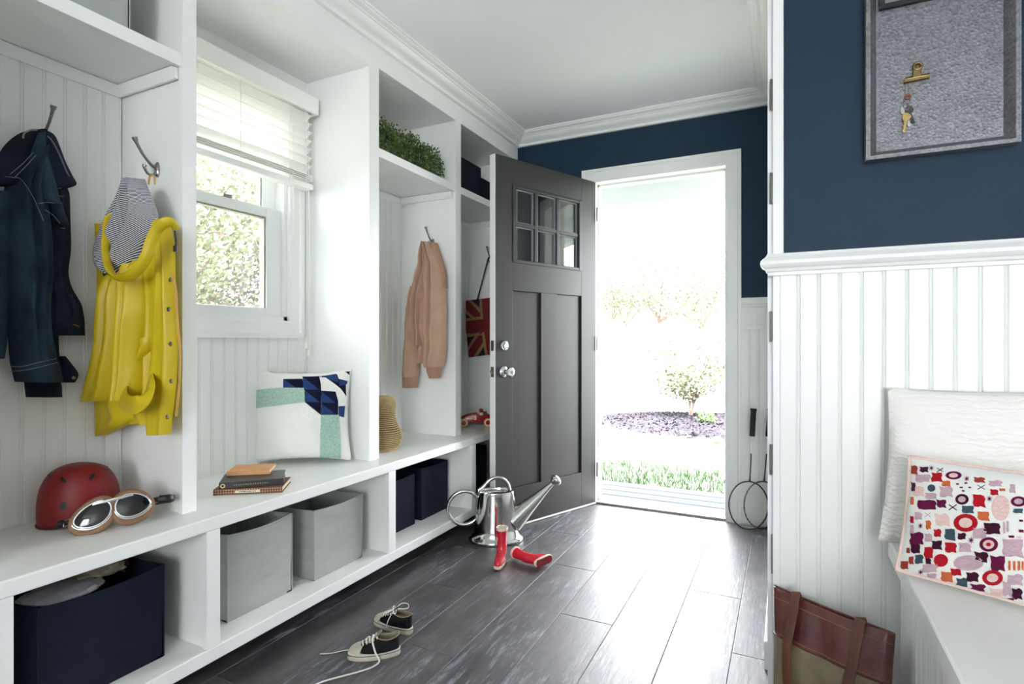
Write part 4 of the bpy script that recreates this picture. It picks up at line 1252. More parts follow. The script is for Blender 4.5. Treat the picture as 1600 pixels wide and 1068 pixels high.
# ---------------------------------------------------------------- crocheted straw bag
sb = thing('straw_vase', 'pale crocheted straw vessel pinched at the waist, beside the divider', 'basket', (-1.765, 2.150, ZB))
prof = [(0.0, 0.0), (0.064, 0.0), (0.078, 0.010), (0.097, 0.045), (0.093, 0.080), (0.076, 0.120), (0.065, 0.155), (0.064, 0.190), (0.066, 0.220), (0.060, 0.243), (0.040, 0.257), (0.0, 0.262)]
pf = catmull([V((a, 0, b_)) for a, b_ in prof], 44)
MB().lathe([(max(0, p.x - 0.003), p.z) for p in pf], 40, Matrix.Translation((-1.765, 2.150, ZB))).build('body', STRAW_D, sb, smooth=True)
q = MB()
for i in range(2, 43):                       # interlaced crochet rounds: scalloped rings with vertical stitches
    p = pf[i]
    if p.x < 0.012: continue
    nn = max(16, int(p.x * 2 * PI / 0.0105)); ringp = []
    for k in range(nn * 2):
        a = PI * k / nn + (0.5 * PI / nn if i % 2 else 0)
        r = p.x + (0.0022 if k % 2 else -0.0006)
        ringp.append((r * math.cos(a), r * math.sin(a), p.z + (0.0014 if k % 2 else -0.0014)))
    q.tube(ringp, 0.0021, 5, Matrix.Translation((-1.765, 2.150, ZB)), closed=True)
q.build('crochet_rounds', STRAW, sb, smooth=True)

# ---------------------------------------------------------------- toy race car
cp = atZ(724, 666, ZB); cp2 = atZ(766, 665, ZB)
cdir = (cp2 - cp).normalized(); crz = math.atan2(cdir.y, cdir.x)
cy_ = cdir.cross(V((0, 0, 1)))
tc_ = thing('toy_car', 'red wooden toy racing car with cream tyres and number 3', 'toy car', tuple(cp), rot=(0, 0, crz))
WB = 0.150
body = [(-0.030, 0.030), (-0.026, 0.048), (-0.012, 0.062), (0.020, 0.077), (0.060, 0.084), (0.084, 0.086), (0.096, 0.070), (0.125, 0.068), (0.150, 0.080), (0.175, 0.066), (0.196, 0.040), (0.190, 0.030), (0.170, 0.024), (0.0, 0.024)]
R = []
for yy, e in ((-0.024, 0.86), (-0.020, 0.97), (0.0, 1.0), (0.020, 0.97), (0.024, 0.86)):
    R.append([(0.08 + (x - 0.08) * e, yy, 0.05 + (z - 0.05) * e) for x, z in body])
MB().rings(R).build('body', CARRED, tc_, smooth=True, world=False, autos=50)
MB().box(-0.005, 0.165, -0.020, 0.020, 0.012, 0.026).build('chassis', BLACK, tc_, world=False, bevel=0.003)
for x in (0.0, WB):
    for s in (-1, 1):
        Mw = Matrix.Translation((x, s * 0.027, 0.026)) @ Matrix.Rotation(PI / 2 * s, 4, 'X')
        wq = MB().lathe([(0.015, -0.008), (0.023, -0.008), (0.026, -0.004), (0.026, 0.004), (0.023, 0.008), (0.015, 0.008)], 28, Mw).build('wheel', GOLDP, tc_, smooth=True, world=False)
        MB().lathe([(0.0, -0.009), (0.0145, -0.009), (0.0145, 0.006), (0.0, 0.006)], 22, Mw).build('hub', CARRED, wq, smooth=True, world=False)
dr = MB().lathe([(0.010, 0.0), (0.014, 0.004), (0.0150, 0.010), (0.011, 0.017), (0.0, 0.018)], 20, Matrix.Translation((0.110, 0, 0.068))).build('driver', CREAM, tc_, smooth=True, world=False)
MB().lathe([(0.0, -0.014), (0.008, -0.012), (0.0135, -0.004), (0.014, 0.003), (0.010, 0.011), (0.0, 0.0145)], 20, Matrix.Translation((0.110, 0, 0.096))).build('helmet', CARRED, dr, smooth=True, world=False)
MB().box(0.0965, 0.102, -0.009, 0.009, 0.088, 0.098).build('face', CREAM, dr, world=False, bevel=0.002)
MB().box(0.122, 0.146, -0.010, 0.010, 0.066, 0.092).build('seat_back', BLACK, tc_, world=False, bevel=0.004)
fc = bpy.data.curves.new('racing_number', 'FONT'); fc.body = '3'; fc.size = 0.034; fc.extrude = 0.0006; fc.offset = 0.0009; fc.align_x = 'CENTER'
ft_ = bpy.data.objects.new('racing_number_text', fc); COL.objects.link(ft_)
fm = bpy.data.meshes.new_from_object(ft_.evaluated_get(bpy.context.evaluated_depsgraph_get())); bpy.data.objects.remove(ft_)
fm.materials.clear()
fo = bpy.data.objects.new('racing_number', fm); COL.objects.link(fo); fo.parent = tc_; fo.data.materials.append(GOLDP)
fo.location = (0.072, -0.0245, 0.044); fo.rotation_euler = (PI / 2, 0, 0)


# ---------------------------------------------------------------- fabric bins
def fbin(label, x1, y0, y1, z0, h, depth, m, dip=0.010, group='fabric storage bins', droop=0.0, stitch=False, nm='storage_bin'):
    t = thing(nm, label, 'storage bin', ((x1 - depth / 2), (y0 + y1) / 2, z0), group)
    xa = x1 - depth; T = 0.005; N = 12

    def wall(p, q_, nrm, name, lean=0.0):
        mb = MB(); p, q_, nrm = V(p), V(q_), V(nrm)
        R = []
        for i in range(N + 1):
            s = i / N
            b_ = p.lerp(q_, s); top = h - dip * math.sin(PI * s) - droop * s
            bow = 0.006 * math.sin(PI * s)
            R.append([b_, b_ + nrm * bow * 0.6 + V((0, 0, h * 0.5)), b_ + nrm * (bow + lean) + V((0, 0, top)), b_ + nrm * (bow + lean - T) + V((0, 0, top)), b_ - nrm * T + nrm * bow * 0.6 + V((0, 0, h * 0.5)), b_ - nrm * T])
        return mb.rings(R).build(name, m, t, smooth=True, autos=35)
    f_ = wall((x1, y0, z0), (x1, y1, z0), (1, 0, 0), 'front_panel')
    wall((xa, y1, z0), (xa, y0, z0), (-1, 0, 0), 'back_panel')
    wall((xa, y0, z0), (x1, y0, z0), (0, -1, 0), 'side_panel'); wall((x1, y1, z0), (xa, y1, z0), (0, 1, 0), 'side_panel')
    MB().box(xa, x1, y0, y1, z0, z0 + 0.006).build('base', m, t)
    # piping at the corners and along the rim
    q = MB()
    for yy in (y0, y1): q.tube([(x1, yy, z0 + 0.002), (x1, yy, z0 + h - (droop if yy == y1 else 0))], 0.0022, 6)
    q.build('piping', m, f_, smooth=True)
    if stitch:
        q = MB(); K = 34
        for i in range(K):
            s = (i + 0.5) / K; yy = y0 + (y1 - y0) * s; zz = z0 + h - dip * math.sin(PI * s) - droop * s - 0.006
            q.tube([(x1 + 0.006 * math.sin(PI * s) + 0.0008, yy - 0.002, zz), (x1 + 0.006 * math.sin(PI * s) + 0.0008, yy + 0.002, zz)], 0.0008, 4)
        q.build('rim_stitching', mat('bin_stitching', (120, 122, 120), 0.9), f_)
    return t


fbin('grey fabric bin in the second cubby, the one nearer the stile', -1.628, 1.215, 1.478, ZBT + 0.001, 0.284, 0.30, GREYFAB, 0.008, stitch=True)
fbin('grey fabric bin in the second cubby, beside the empty space', -1.616, 1.574, 1.842, ZBT + 0.001, 0.268, 0.30, GREYFAB, 0.006)
nb = fbin('large midnight blue bin overflowing with wrapped items in the first cubby', -1.622, 0.700, 1.005, ZBT + 0.001, 0.268, 0.33, NAVYFAB, 0.010)
fbin('midnight blue bin in the third cubby, partly behind the stile', -1.672, 2.03, 2.290, ZBT + 0.001, 0.255, 0.30, NAVYFAB, 0.006)
fbin('midnight blue bin in the third cubby, set beside its twin', -1.672, 2.350, 2.592, ZBT + 0.001, 0.265, 0.30, NAVYFAB, 0.004)
fbin('midnight blue bin in the last cubby behind the watering can', -1.680, 2.72, 3.05, ZBT + 0.001, 0.270, 0.28, NAVYFAB, 0.004)
fbin('navy bin on the upper shelf beside the boxwood locker', -1.735, 2.720, 3.075, ZS1 + 0.001, 0.225, 0.27, NAVYFAB, 0.003)
fbin('narrow navy bin on the upper shelf above the flag tote', -1.80, 3.11, 3.38, ZS1 + 0.001, 0.205, 0.20, NAVYFAB, 0.003)
fbin('grey fabric bin on the high shelf above the denim jacket', -1.700, 0.55, 0.955, ZS1 + 0.001, 0.27, 0.25, GREYFAB, 0.003)
random.seed(3)


def crumple(name, label, c, s, m, seed, cat, group=None):
    mb = MB(); R = []
    for i in range(1, 12):
        ph = PI * i / 12; ring = []
        for k in range(20):
            a = 2 * PI * k / 20
            d = V((math.sin(ph) * math.cos(a), math.sin(ph) * math.sin(a), math.cos(ph)))
            d = d * (1 + 0.28 * noise.noise(d * 3.1 + V((seed, 0, 0))) + 0.10 * noise.noise(d * 9 + V((0, seed, 0))))
            ring.append(V(c) + V((d.x * s[0], d.y * s[1], d.z * s[2])))
        R.append(ring)
    o = mb.rings(R).build(name, m, smooth=True, autos=30)
    return tag(o, label, cat, group)


crumple('wrapped_parcel', 'clear wrapped flat packet lying over the front rim of the navy bin', (-1.715, 0.795, 0.372), (0.07, 0.095, 0.016), mat('white_wrap', (180, 178, 184), 0.2, noise_amt=0.2, nscale=20, bump=0.6, bscale=30, spec=0.8), 1, 'packet', 'things in the navy bin')
crumple('wrapped_parcel', 'crinkled brown wrapped packet in the middle of the navy bin', (-1.775, 0.900, 0.390), (0.085, 0.075, 0.026), PLASTIC, 4, 'packet', 'things in the navy bin')
crumple('wrapped_parcel', 'dark red ball of cloth in the far end of the navy bin', (-1.80, 0.965, 0.375), (0.06, 0.03, 0.03), mat('dark_red_cloth', (70, 20, 22), 0.9), 7, 'cloth', 'things in the navy bin')
crumple('wrapped_parcel', 'small clear bag standing behind the brown packet in the navy bin', (-1.83, 0.905, 0.402), (0.05, 0.05, 0.026), PLASTIC, 9, 'packet', 'things in the navy bin')

# ---------------------------------------------------------------- boxwood on the shelf
bw = thing('boxwood_plant', 'low block of green boxwood on the upper shelf', 'plant', (-1.76, 2.22, ZS1))
q = MB(); st_ = MB()
rnd = random.Random(5)
for i in range(5200):
    x = rnd.uniform(-1.95, -1.665); y = rnd.uniform(2.0, 2.535)
    edge = min(1.0, (2.545 - y) / 0.06) ** 0.5
    top = 0.150 * edge * (0.84 + 0.22 * noise.noise(V((x * 14, y * 14, 0))))
    z = ZS1 + 0.012 + (top if rnd.random() < 0.72 else top * rnd.random())
    if rnd.random() < 0.35: x = -1.665 + rnd.uniform(-0.012, 0.006); z = ZS1 + 0.01 + top * rnd.random()
    c = V((x, y, z)) + V([rnd.gauss(0, 0.008) for _ in range(3)])
    if c.z < ZS1 + 0.004: c.z = ZS1 + 0.006
    d = V((rnd.gauss(0, 1), rnd.gauss(0, 1), rnd.gauss(0.9, 0.7))).normalized(); s = d.orthogonal().normalized()
    s = Matrix.Rotation(rnd.uniform(0, 6.3), 3, d) @ s
    l, wd = rnd.uniform(0.010, 0.016), rnd.uniform(0.0035, 0.0055)
    q.add([c, c + d * l * 0.5 + s * wd, c + d * l, c + d * l * 0.5 - s * wd], [(0, 1, 2, 3)])
for i in range(120):
    x = rnd.uniform(-1.93, -1.67); y = rnd.uniform(2.0, 2.50)
    st_.tube([(x, y, ZS1 + 0.004), (x + rnd.gauss(0, 0.01), y + rnd.gauss(0, 0.01), ZS1 + 0.12)], 0.0016, 4)
o = q.build('foliage', BOXW, bw); o['kind'] = 'stuff'
st_.build('stems', BOXS, bw)
MB().box(-1.955, -1.672, 2.0, 2.515, ZS1 + 0.0005, ZS1 + 0.03).build('tray', BOXS, bw, bevel=0.004)

# ================================================================ THINGS ON THE FLOOR
# ---------------------------------------------------------------- watering can
cxy = V((-1.352, 2.560, 0))
wc = thing('watering_can', 'polished metal watering can with ring handle and long spout', 'watering can', tuple(cxy), rot=(0, 0, math.atan2(SN, CS) + 0.14))
cprof = [(0.0, 0.004), (0.140, 0.004), (0.143, 0.010), (0.140, 0.018), (0.130, 0.024), (0.121, 0.034), (0.115, 0.050), (0.110, 0.075), (0.106, 0.12), (0.101, 0.18), (0.095, 0.235), (0.094, 0.252), (0.092, 0.258), (0.089, 0.255)]
cprof += [(0.091, 0.235), (0.090, 0.20)]
SY = 0.70
MB().lathe(cprof, 56, sy=SY).build('body', CAN, wc, smooth=True, world=False, autos=60)
MB().lathe([(0.091, 0.238), (0.062, 0.243), (0.060, 0.239), (0.0, 0.18)], 40, sy=SY).build('inner_lid', CAN, wc, smooth=True, world=False, autos=40)
MB().lathe([(0.0, 0.0), (0.050, 0.001), (0.0, 0.002)], 32, Matrix.Translation((0.018, 0.0, 0.2440)), sy=0.55).build('filling_hole_dark_disc', BLACK, wc, smooth=True, world=False)  # black disc over the mouth paints the dark of its opening
ring = [(-0.165 + 0.083 * math.cos(a), 0, 0.175 + 0.086 * math.sin(a)) for a in [math.radians(38 + 284 * i / 40) for i in range(41)]]
MB().tube(ring, 0.0095, 12).build('ring_handle', CAN, wc, smooth=True, world=False)
arch = catmull([(-0.092, 0, 0.262), (-0.070, 0, 0.278), (-0.035, 0, 0.312), (0.0, 0, 0.326), (0.035, 0, 0.318), (0.062, 0, 0.290), (0.074, 0, 0.245)], 40)
MB().tube(arch, 0.0095, 12).build('top_handle', CAN, wc, smooth=True, world=False)
sp = [V((0.085, 0, 0.095)), V((0.300, 0, 0.287))]
MB().tube([sp[0].lerp(sp[1], i / 12) for i in range(13)], [0.050 * (1 - i / 12) ** 1.15 + 0.0115 for i in range(13)], 28, cap=True).build('spout', CAN, wc, smooth=True, world=False)
d = (sp[1] - sp[0]).normalized()
Mr = Matrix.Translation(sp[1]) @ d.to_track_quat('Z', 'Y').to_matrix().to_4x4()
MB().lathe([(0.012, -0.004), (0.018, 0.003), (0.027, 0.012), (0.0315, 0.022), (0.0310, 0.030), (0.024, 0.039), (0.012, 0.044), (0.0, 0.045)], 30, Mr).build('rose', CAN, wc, smooth=True, world=False)


# ---------------------------------------------------------------- rain boots
def boot(label, M, loc):
    t = thing('rain_boot', label, 'boot', loc, 'red rain boots', M=M)
    N = 28

    def foot(z, e=1.0, xf=0.0):
        out = []
        for k in range(N):
            a = 2 * PI * k / N
            c, s_ = math.cos(a), math.sin(a)
            x = 0.066 * (1 if c > 0 else 0.80) * abs(c) ** 0.8 * (1 if c > 0 else -1)
            wv = 0.028 * (1 + 0.12 * c) * (0.86 + 0.14 * math.cos(2 * a + 0.6))
            out.append(V(((x * e) + 0.018 + xf, wv * e * math.copysign(abs(s_) ** 0.85, s_), z)))
        return out

    def shaft(z, rx, ry, cx=-0.012): return [V((cx + rx * math.cos(2 * PI * k / N), ry * math.sin(2 * PI * k / N), z)) for k in range(N)]
    up = [foot(0.014, 1.0), foot(0.024, 1.0), foot(0.036, 0.97)]
    f48 = foot(0.048, 0.9)
    for e, z in ((0.25, 0.052), (0.55, 0.062), (0.8, 0.074), (1.0, 0.088)):
        sh = shaft(z, 0.030, 0.026)
        up.append([V((f48[k].x + (sh[k].x - f48[k].x) * e, f48[k].y + (sh[k].y - f48[k].y) * e, 0.046 + (z - 0.046) * (0.55 + 0.45 * (1 - max(0, f48[k].x / 0.084)) if e < 0.9 else 1))) for k in range(N)])
    for z, rx, ry in ((0.105, 0.0275, 0.0245), (0.130, 0.0268, 0.0245), (0.155, 0.0285, 0.0262), (0.180, 0.031, 0.0285)): up.append(shaft(z, rx, ry))
    inn = [shaft(z, rx - 0.003, ry - 0.003) for z, rx, ry in ((0.180, 0.031, 0.0285), (0.150, 0.0285, 0.026), (0.11, 0.027, 0.024))]
    MB().rings(up, cap0=True, cap1=False).build('upper', BOOT, t, smooth=True, world=False, autos=60)
    MB().rings(inn, cap0=False, cap1=True).build('lining', CREAM, t, smooth=True, world=False)
    MB().rings([shaft(0.178, 0.0315, 0.029), shaft(0.180, 0.0335, 0.031), shaft(0.192, 0.0345, 0.032), shaft(0.194, 0.033, 0.0305), shaft(0.192, 0.0295, 0.027), shaft(0.175, 0.0275, 0.025)], cap0=False, cap1=False).build('top_band', CREAM, t, smooth=True, world=False)
    MB().rings([foot(0.003, 1.0), foot(0.005, 1.06), foot(0.016, 1.07), foot(0.019, 1.04), foot(0.019, 0.9)]).build('foxing', CREAM, t, smooth=True, world=False)
    MB().rings([foot(0.0, 0.97), foot(0.003, 0.985)]).build('sole', BOOTSOLE, t, world=False)
    MB().box(-0.034, -0.008, -0.022, 0.022, -0.004, 0.0).build('heel_block', BOOTSOLE, t, world=False, bevel=0.003)
    q = MB(); q.tube([p + V((0, 0, 0)) for p in shaft(0.108, 0.0285, 0.0255)][:15], 0.0022, 6); q.build('ankle_strap', BOOT, t, smooth=True, world=False)
    return t


b1 = atZ(778, 888, 0.0)
bl1 = V((b1.x - 0.005, b1.y + 0.045, 0.004))
boot('red rain boot standing upright in front of the watering can', Matrix.Translation(bl1) @ Matrix.Rotation(math.radians(-78), 4, 'Z') @ Matrix.Scale(0.87, 4), tuple(bl1))
RV = V((CS, SN, 0)); FV = V((-SN, CS, 0))
zax = (-RV * 0.66 + FV * 0.72 + V((0, 0, 0.02))).normalized()
xax = (RV * 0.72 + FV * 0.66); xax = (xax - zax * xax.dot(zax) + V((0, 0, 0.0))).normalized()
yax = zax.cross(xax)
bc = atZ(846, 889, 0.0) + V((0, 0, 0.030))
Mb = Matrix((xax, yax, zax)).transposed().to_4x4(); Mb = Mb @ Matrix.Scale(0.87, 4); Mb.translation = bc
boot('red rain boot lying on its side with its sole showing', Mb, tuple(bc))


# ---------------------------------------------------------------- sneakers
def sneaker(label, M, loc, mirror=1, tied=True):
    """toe towards +x, heel at x=0, length 0.165"""
    t = thing('sneaker', label, 'sneaker', loc, 'small black canvas sneakers', M=M)
    N = 40; LN = 0.165

    def outl(x0_, x1_, wf, wh, z, e=0.0):
        """closed outline from heel x0 to front x1, half widths wf (ball) and wh (heel)"""
        out = []
        for k in range(N):
            a = 2 * PI * k / N
            c, s_ = math.cos(a), math.sin(a)
            xm = (x0_ + x1_) / 2; x = xm + (x1_ - x0_) / 2 * math.copysign(abs(c) ** 0.82, c)
            f = (x - x0_) / (x1_ - x0_)
            wd = wh + (wf - wh) * (0.5 - 0.5 * math.cos(PI * min(1.0, f / 0.72)))
            y = math.copysign(abs(s_) ** 0.72, s_) * wd + mirror * 0.004 * math.sin(PI * f)
            out.append(V((x, y, z)))
        return out
    MB().rings([outl(-0.002, LN, 0.0325, 0.025, 0.0), outl(-0.004, LN + 0.002, 0.034, 0.0265, 0.003), outl(-0.003, LN + 0.001, 0.0335, 0.026, 0.020), outl(0.0, LN - 0.002, 0.031, 0.024, 0.022)]).build('rubber_sole', RUBBER, t, smooth=True, world=False, autos=50)
    q = MB(); q.tube(outl(-0.0045, LN + 0.0025, 0.0345, 0.027, 0.0165), 0.0010, 5, closed=True); q.build('sole_stripe', BLACK, t, smooth=True, world=False)
    # toe cap: quarter dome over the front
    R = []
    for i in range(9):
        a = i / 8 * PI / 2
        z = 0.020 + 0.021 * math.sin(a); e = math.cos(a)
        ring = []
        for k in range(17):
            th = -PI / 2 + PI * k / 16
            ring.append(V((0.124 + 0.039 * math.cos(th) * (0.18 + 0.82 * e ** 0.8) - 0.010 * (1 - e), 0.0315 * math.sin(th) * (0.30 + 0.70 * e ** 0.7), z)))
        R.append(ring)
    vs = [p for r_ in R for p in r_]
    fs = [(i * 17 + k, i * 17 + k + 1, (i + 1) * 17 + k + 1, (i + 1) * 17 + k) for i in range(8) for k in range(16)] + [tuple(8 * 17 + k for k in range(17))]
    MB().add(vs, fs).build('toe_cap', RUBBER, t, smooth=True, world=False, autos=70)
    # canvas upper: stacked outlines, open on top
    lv = [(0.018, 0.0, 0.138, 0.0315, 0.0235), (0.028, 0.0, 0.136, 0.0305, 0.0235), (0.038, 0.0, 0.130, 0.0285, 0.023), (0.046, 0.001, 0.112, 0.0255, 0.0225), (0.054, 0.001, 0.092, 0.0235, 0.0215), (0.061, 0.000, 0.074, 0.021, 0.0205)]

    def lift(ring, z):
        return [V((p.x, p.y, z + (0.005 * max(0, 1 - p.x / 0.03)) + 0.003 * math.sin(PI * min(1, p.x / 0.07)) * -1 if z > 0.05 else z)) for p in ring]
    outer = [lift(outl(a, b_, wf, wh, z), z) for z, a, b_, wf, wh in lv]
    innr = [lift(outl(a + 0.003, b_ - 0.003, wf - 0.003, wh - 0.003, z), z) for z, a, b_, wf, wh in lv[::-1]][:4]
    MB().rings(outer, cap0=False, cap1=False).build('canvas_upper', CANVAS_BLK, t, smooth=True, world=False, autos=70)
    MB().rings([lift(outl(-0.001, 0.075, 0.0215, 0.021, 0.061), 0.0605)] + innr, cap0=False, cap1=True).build('lining', LINING, t, smooth=True, world=False, autos=80)
    q = MB(); q.tube(lift(outl(-0.0005, 0.0745, 0.0213, 0.0208, 0.0615), 0.0615), 0.0016, 6, closed=True); q.build('collar_binding', LINING, t, smooth=True, world=False)
    # tongue
    R = []
    for i in range(9):
        s = i / 8; x = 0.120 - 0.062 * s; z = 0.0415 + 0.040 * s ** 1.15; hw = 0.012 + 0.006 * math.sin(PI * s)
        R.append([V((x, -hw, z - 0.004)), V((x, -hw * 0.5, z)), V((x, 0, z + 0.001)), V((x, hw * 0.5, z)), V((x, hw, z - 0.004)), V((x - 0.002, hw * 0.5, z - 0.003)), V((x - 0.002, -hw * 0.5, z - 0.003))])
    MB().rings(R).build('tongue', LINING if not tied else CANVAS_BLK, t, smooth=True, world=False)
    # laces
    eye = []
    lc = MB()
    for i in range(5):
        s = i / 4; x = 0.116 - 0.044 * s; z = 0.046 + 0.0215 * s
        lc.tube(catmull([(x - 0.002, -0.0175, z - 0.007), (x + 0.001, -0.009, z + 0.0005), (x + 0.002, 0.0, z + 0.0035), (x + 0.001, 0.009, z + 0.0005), (x - 0.002, 0.0175, z - 0.007)], 12), 0.0026, 6, flat=0.5)
    lc.build('lace_bars', LACE, t, smooth=True, world=False)
    return t


hl = atZ(624, 1024, 0); to = atZ(538, 1024, 0)
hl = V((-1.148, 1.500, 0)); 
a1 = math.atan2(-0.62, -0.79)
Ma = Matrix.Translation((-1.150, 1.492, 0.0005)) @ Matrix.Rotation(math.radians(180 + 36), 4, 'Z')
sa = sneaker('worn black canvas sneaker with long loose white laces trailing on the tiles', Ma, (-1.150, 1.492, 0.0005), 1, False)
Mb2 = Matrix.Translation((-1.188, 1.606, 0.0005)) @ Matrix.Rotation(math.radians(176), 4, 'Z')
sb_ = sneaker('worn black canvas sneaker with its laces tied in a bow', Mb2, (-1.188, 1.606, 0.0005), -1, True)
OFF[sa.name] = V((0, 0, 0)); Mi = Ma.inverted()


def wl_(pts, M, r, steps=40, flat=0.5): return MB().tube([M @ p for p in catmull(pts, steps)], r, 6, flat=flat)


tip = Ma @ V((0.080, 0.010, 0.072))
p_ = [tip, Ma @ V((0.085, 0.028, 0.062)), Ma @ V((0.075, 0.040, 0.030)), Ma @ V((0.062, 0.048, 0.006)), atZ(583, 1041, 0.003), atZ(560, 1049, 0.003), atZ(530, 1057, 0.003), atZ(505, 1064, 0.003), atZ(488, 1072, 0.003), atZ(470, 1086, 0.003)]
wl_(p_, Mi, 0.0032, 60).build('loose_lace', LACE, sa, smooth=True, world=False)
p_ = [Ma @ V((0.100, -0.014, 0.056)), Ma @ V((0.120, -0.036, 0.030)), Ma @ V((0.150, -0.044, 0.004)), atZ(536, 1016, 0.003), atZ(518, 1020, 0.003), atZ(500, 1021, 0.003)]
wl_(p_, Mi, 0.0030, 40).build('loose_lace', LACE, sa, smooth=True, world=False)
for yy, zz in ((0.030, 0.085), (-0.034, 0.078)):
    lp = [(0.066, 0, 0.074), (0.062, yy * 0.6, zz + 0.006), (0.050, yy * 1.2, zz), (0.044, yy * 1.1, zz - 0.012), (0.054, yy * 0.5, zz - 0.010), (0.066, 0, 0.075)]
    MB().tube(catmull(lp, 26), 0.0022, 6, flat=0.5).build('lace_bow', LACE, sb_, smooth=True, world=False)
MB().tube(catmull([(0.066, 0, 0.074), (0.070, 0.022, 0.062), (0.078, 0.034, 0.036), (0.080, 0.037, 0.018)], 20), 0.0020, 6, flat=0.5).build('lace_end', LACE, sb_, smooth=True, world=False)


# ---------------------------------------------------------------- badminton rackets
def racket(label, bot, top, width, loc, twist):
    """bot = floor contact of the head, top = end of the grip"""
    ax = (top - bot).normalized(); L_ = (top - bot).length
    side = (V((1, 0, 0)) * math.cos(twist) + V((0, 1, 0)) * math.sin(twist)); side = (side - ax * side.dot(ax)).normalized()
    nn = ax.cross(side)
    t = thing('badminton_racket', label, 'racket', tuple(loc), 'badminton rackets beside the doorway')
    a_, b_ = 0.128, width / 2
    hc = bot + ax * (a_ + 0.003)
    P = lambda x, y, d=0: hc + side * x + ax * y + nn * d
    MB().tube([P(b_ * math.cos(2 * PI * k / 56), a_ * math.sin(2 * PI * k / 56)) for k in range(56)], 0.0042, 8, closed=True).build('head_frame', RACKET, t, smooth=True)
    q = MB()
    nvert, nh = 19, 22
    for i in range(1, nvert):
        x = -b_ + 2 * b_ * i / nvert; h = a_ * math.sqrt(1 - (x / b_) ** 2)
        q.tube([P(x, -h), P(x, h)], 0.00065, 4)
    for i in range(1, nh):
        y = -a_ + 2 * a_ * i / nh; h = b_ * math.sqrt(1 - (y / a_) ** 2)
        q.tube([P(-h, y, 0.0008), P(h, y, 0.0008)], 0.00065, 4)
    o = q.build('strings', STRING, t, smooth=True); o['kind'] = 'stuff'
    s0 = hc + ax * a_; g0_ = top - ax * 0.155
    MB().tube([s0, s0 + ax * 0.012, s0 + ax * 0.03, s0.lerp(g0_, 0.62)], [0.008, 0.005, 0.0036, 0.0036], 10).build('shaft', RACKET, t, smooth=True)
    MB().tube([s0.lerp(g0_, 0.62), g0_ - ax * 0.03], 0.0042, 10).build('shaft_band', WHITE, t, smooth=True)
    MB().tube([g0_ - ax * 0.034, g0_ - ax * 0.03, g0_], [0.0045, 0.007, 0.0125], 12).build('ferrule', mat('pale_ferrule', (220, 220, 220), 0.3), t, smooth=True)
    MB().tube([g0_, g0_ + ax * 0.004, g0_ + ax * 0.13, top - ax * 0.012, top - ax * 0.008, top], [0.0125, 0.0145, 0.0145, 0.015, 0.0175, 0.0165], 8).build('grip', GRIP, t, smooth=True, autos=50)


racket('badminton racket leaning head down beside the doorway casing', V((-0.190, 3.300, 0.004)), atY(1177.5, 638, 3.398), 0.205, (-0.19, 3.33, 0), 0.30)
racket('badminton racket leaning in the corner, half hidden by the wall end', V((-0.128, 3.345, 0.004)), atY(1204, 638, 3.405), 0.19, (-0.128, 3.37, 0), 0.35)

# ---------------------------------------------------------------- zinc board on the navy wall
BX0, BX1, BZ0, BZ1 = 0.190, 0.506, 1.510, 2.10
YB_ = YN - 0.002
brd = thing('metal_board', 'galvanised metal board in a deep frame on the navy wall', 'board', ((BX0 + BX1) / 2, YB_, BZ0), rot=None)
MB().box(BX0 + 0.02, BX1 - 0.02, YB_ - 0.006, YB_, BZ0 + 0.02, BZ1 - 0.02).build('board_face', ZINC, brd)
fp_ = [(0, 0), (0, 0.034), (0.010, 0.034), (0.026, 0.006), (0.026, 0)]
for (a, b_, inw, m0, m1) in (((BX0, YB_, BZ0), (BX1, YB_, BZ0), (0, 0, 1), 1, -1), ((BX0, YB_, BZ1), (BX1, YB_, BZ1), (0, 0, -1), 1, -1),
                             ((BX0, YB_, BZ0), (BX0, YB_, BZ1), (1, 0, 0), 1, -1), ((BX1, YB_, BZ0), (BX1, YB_, BZ1), (-1, 0, 0), 1, -1)):
    q = MB(); casing(q, a, b_, inw, (0, -1, 0), fp_, m0, m1, 0); q.build('frame_rail', ZINC, brd)
for x in (BX0 + 0.030, BX1 - 0.030):
    for dx_ in (-0.004, 0.004): MB().lathe([(0.002, 0), (0.002, 0.001), (0, 0.002)], 8, Matrix.Translation((x + dx_, YB_ - 0.006, BZ0 + 0.030)) @ Matrix.Rotation(PI / 2, 4, 'X')).build('rivet', NICKEL, brd)
pf_ = thing('picture_frame', 'black edged card hung at the top of the metal board', 'picture frame', (0.26, YB_ - 0.01, 1.918))
q = MB().box(0.222, 0.40, YB_ - 0.020, YB_ - 0.008, 1.908, 1.920).box(0.222, 0.234, YB_ - 0.020, YB_ - 0.008, 1.920, 2.06).box(0.388, 0.40, YB_ - 0.020, YB_ - 0.008, 1.920, 2.06).box(0.234, 0.388, YB_ - 0.020, YB_ - 0.008, 2.048, 2.06)
q.build('frame', BLACK, pf_)
MB().box(0.234, 0.388, YB_ - 0.012, YB_ - 0.008, 1.920, 2.048).build('card', mat('grey_card', (120, 122, 124), 0.7), pf_)

cl = thing('bulldog_clip', 'aged brass bulldog clip on the galvanised board, holding the keys', 'clip', (0.305, YB_ - 0.006, 1.69))
yb = YB_ - 0.0065


def cq(x, y, d=0.0): return atY(x, y, yb - d)


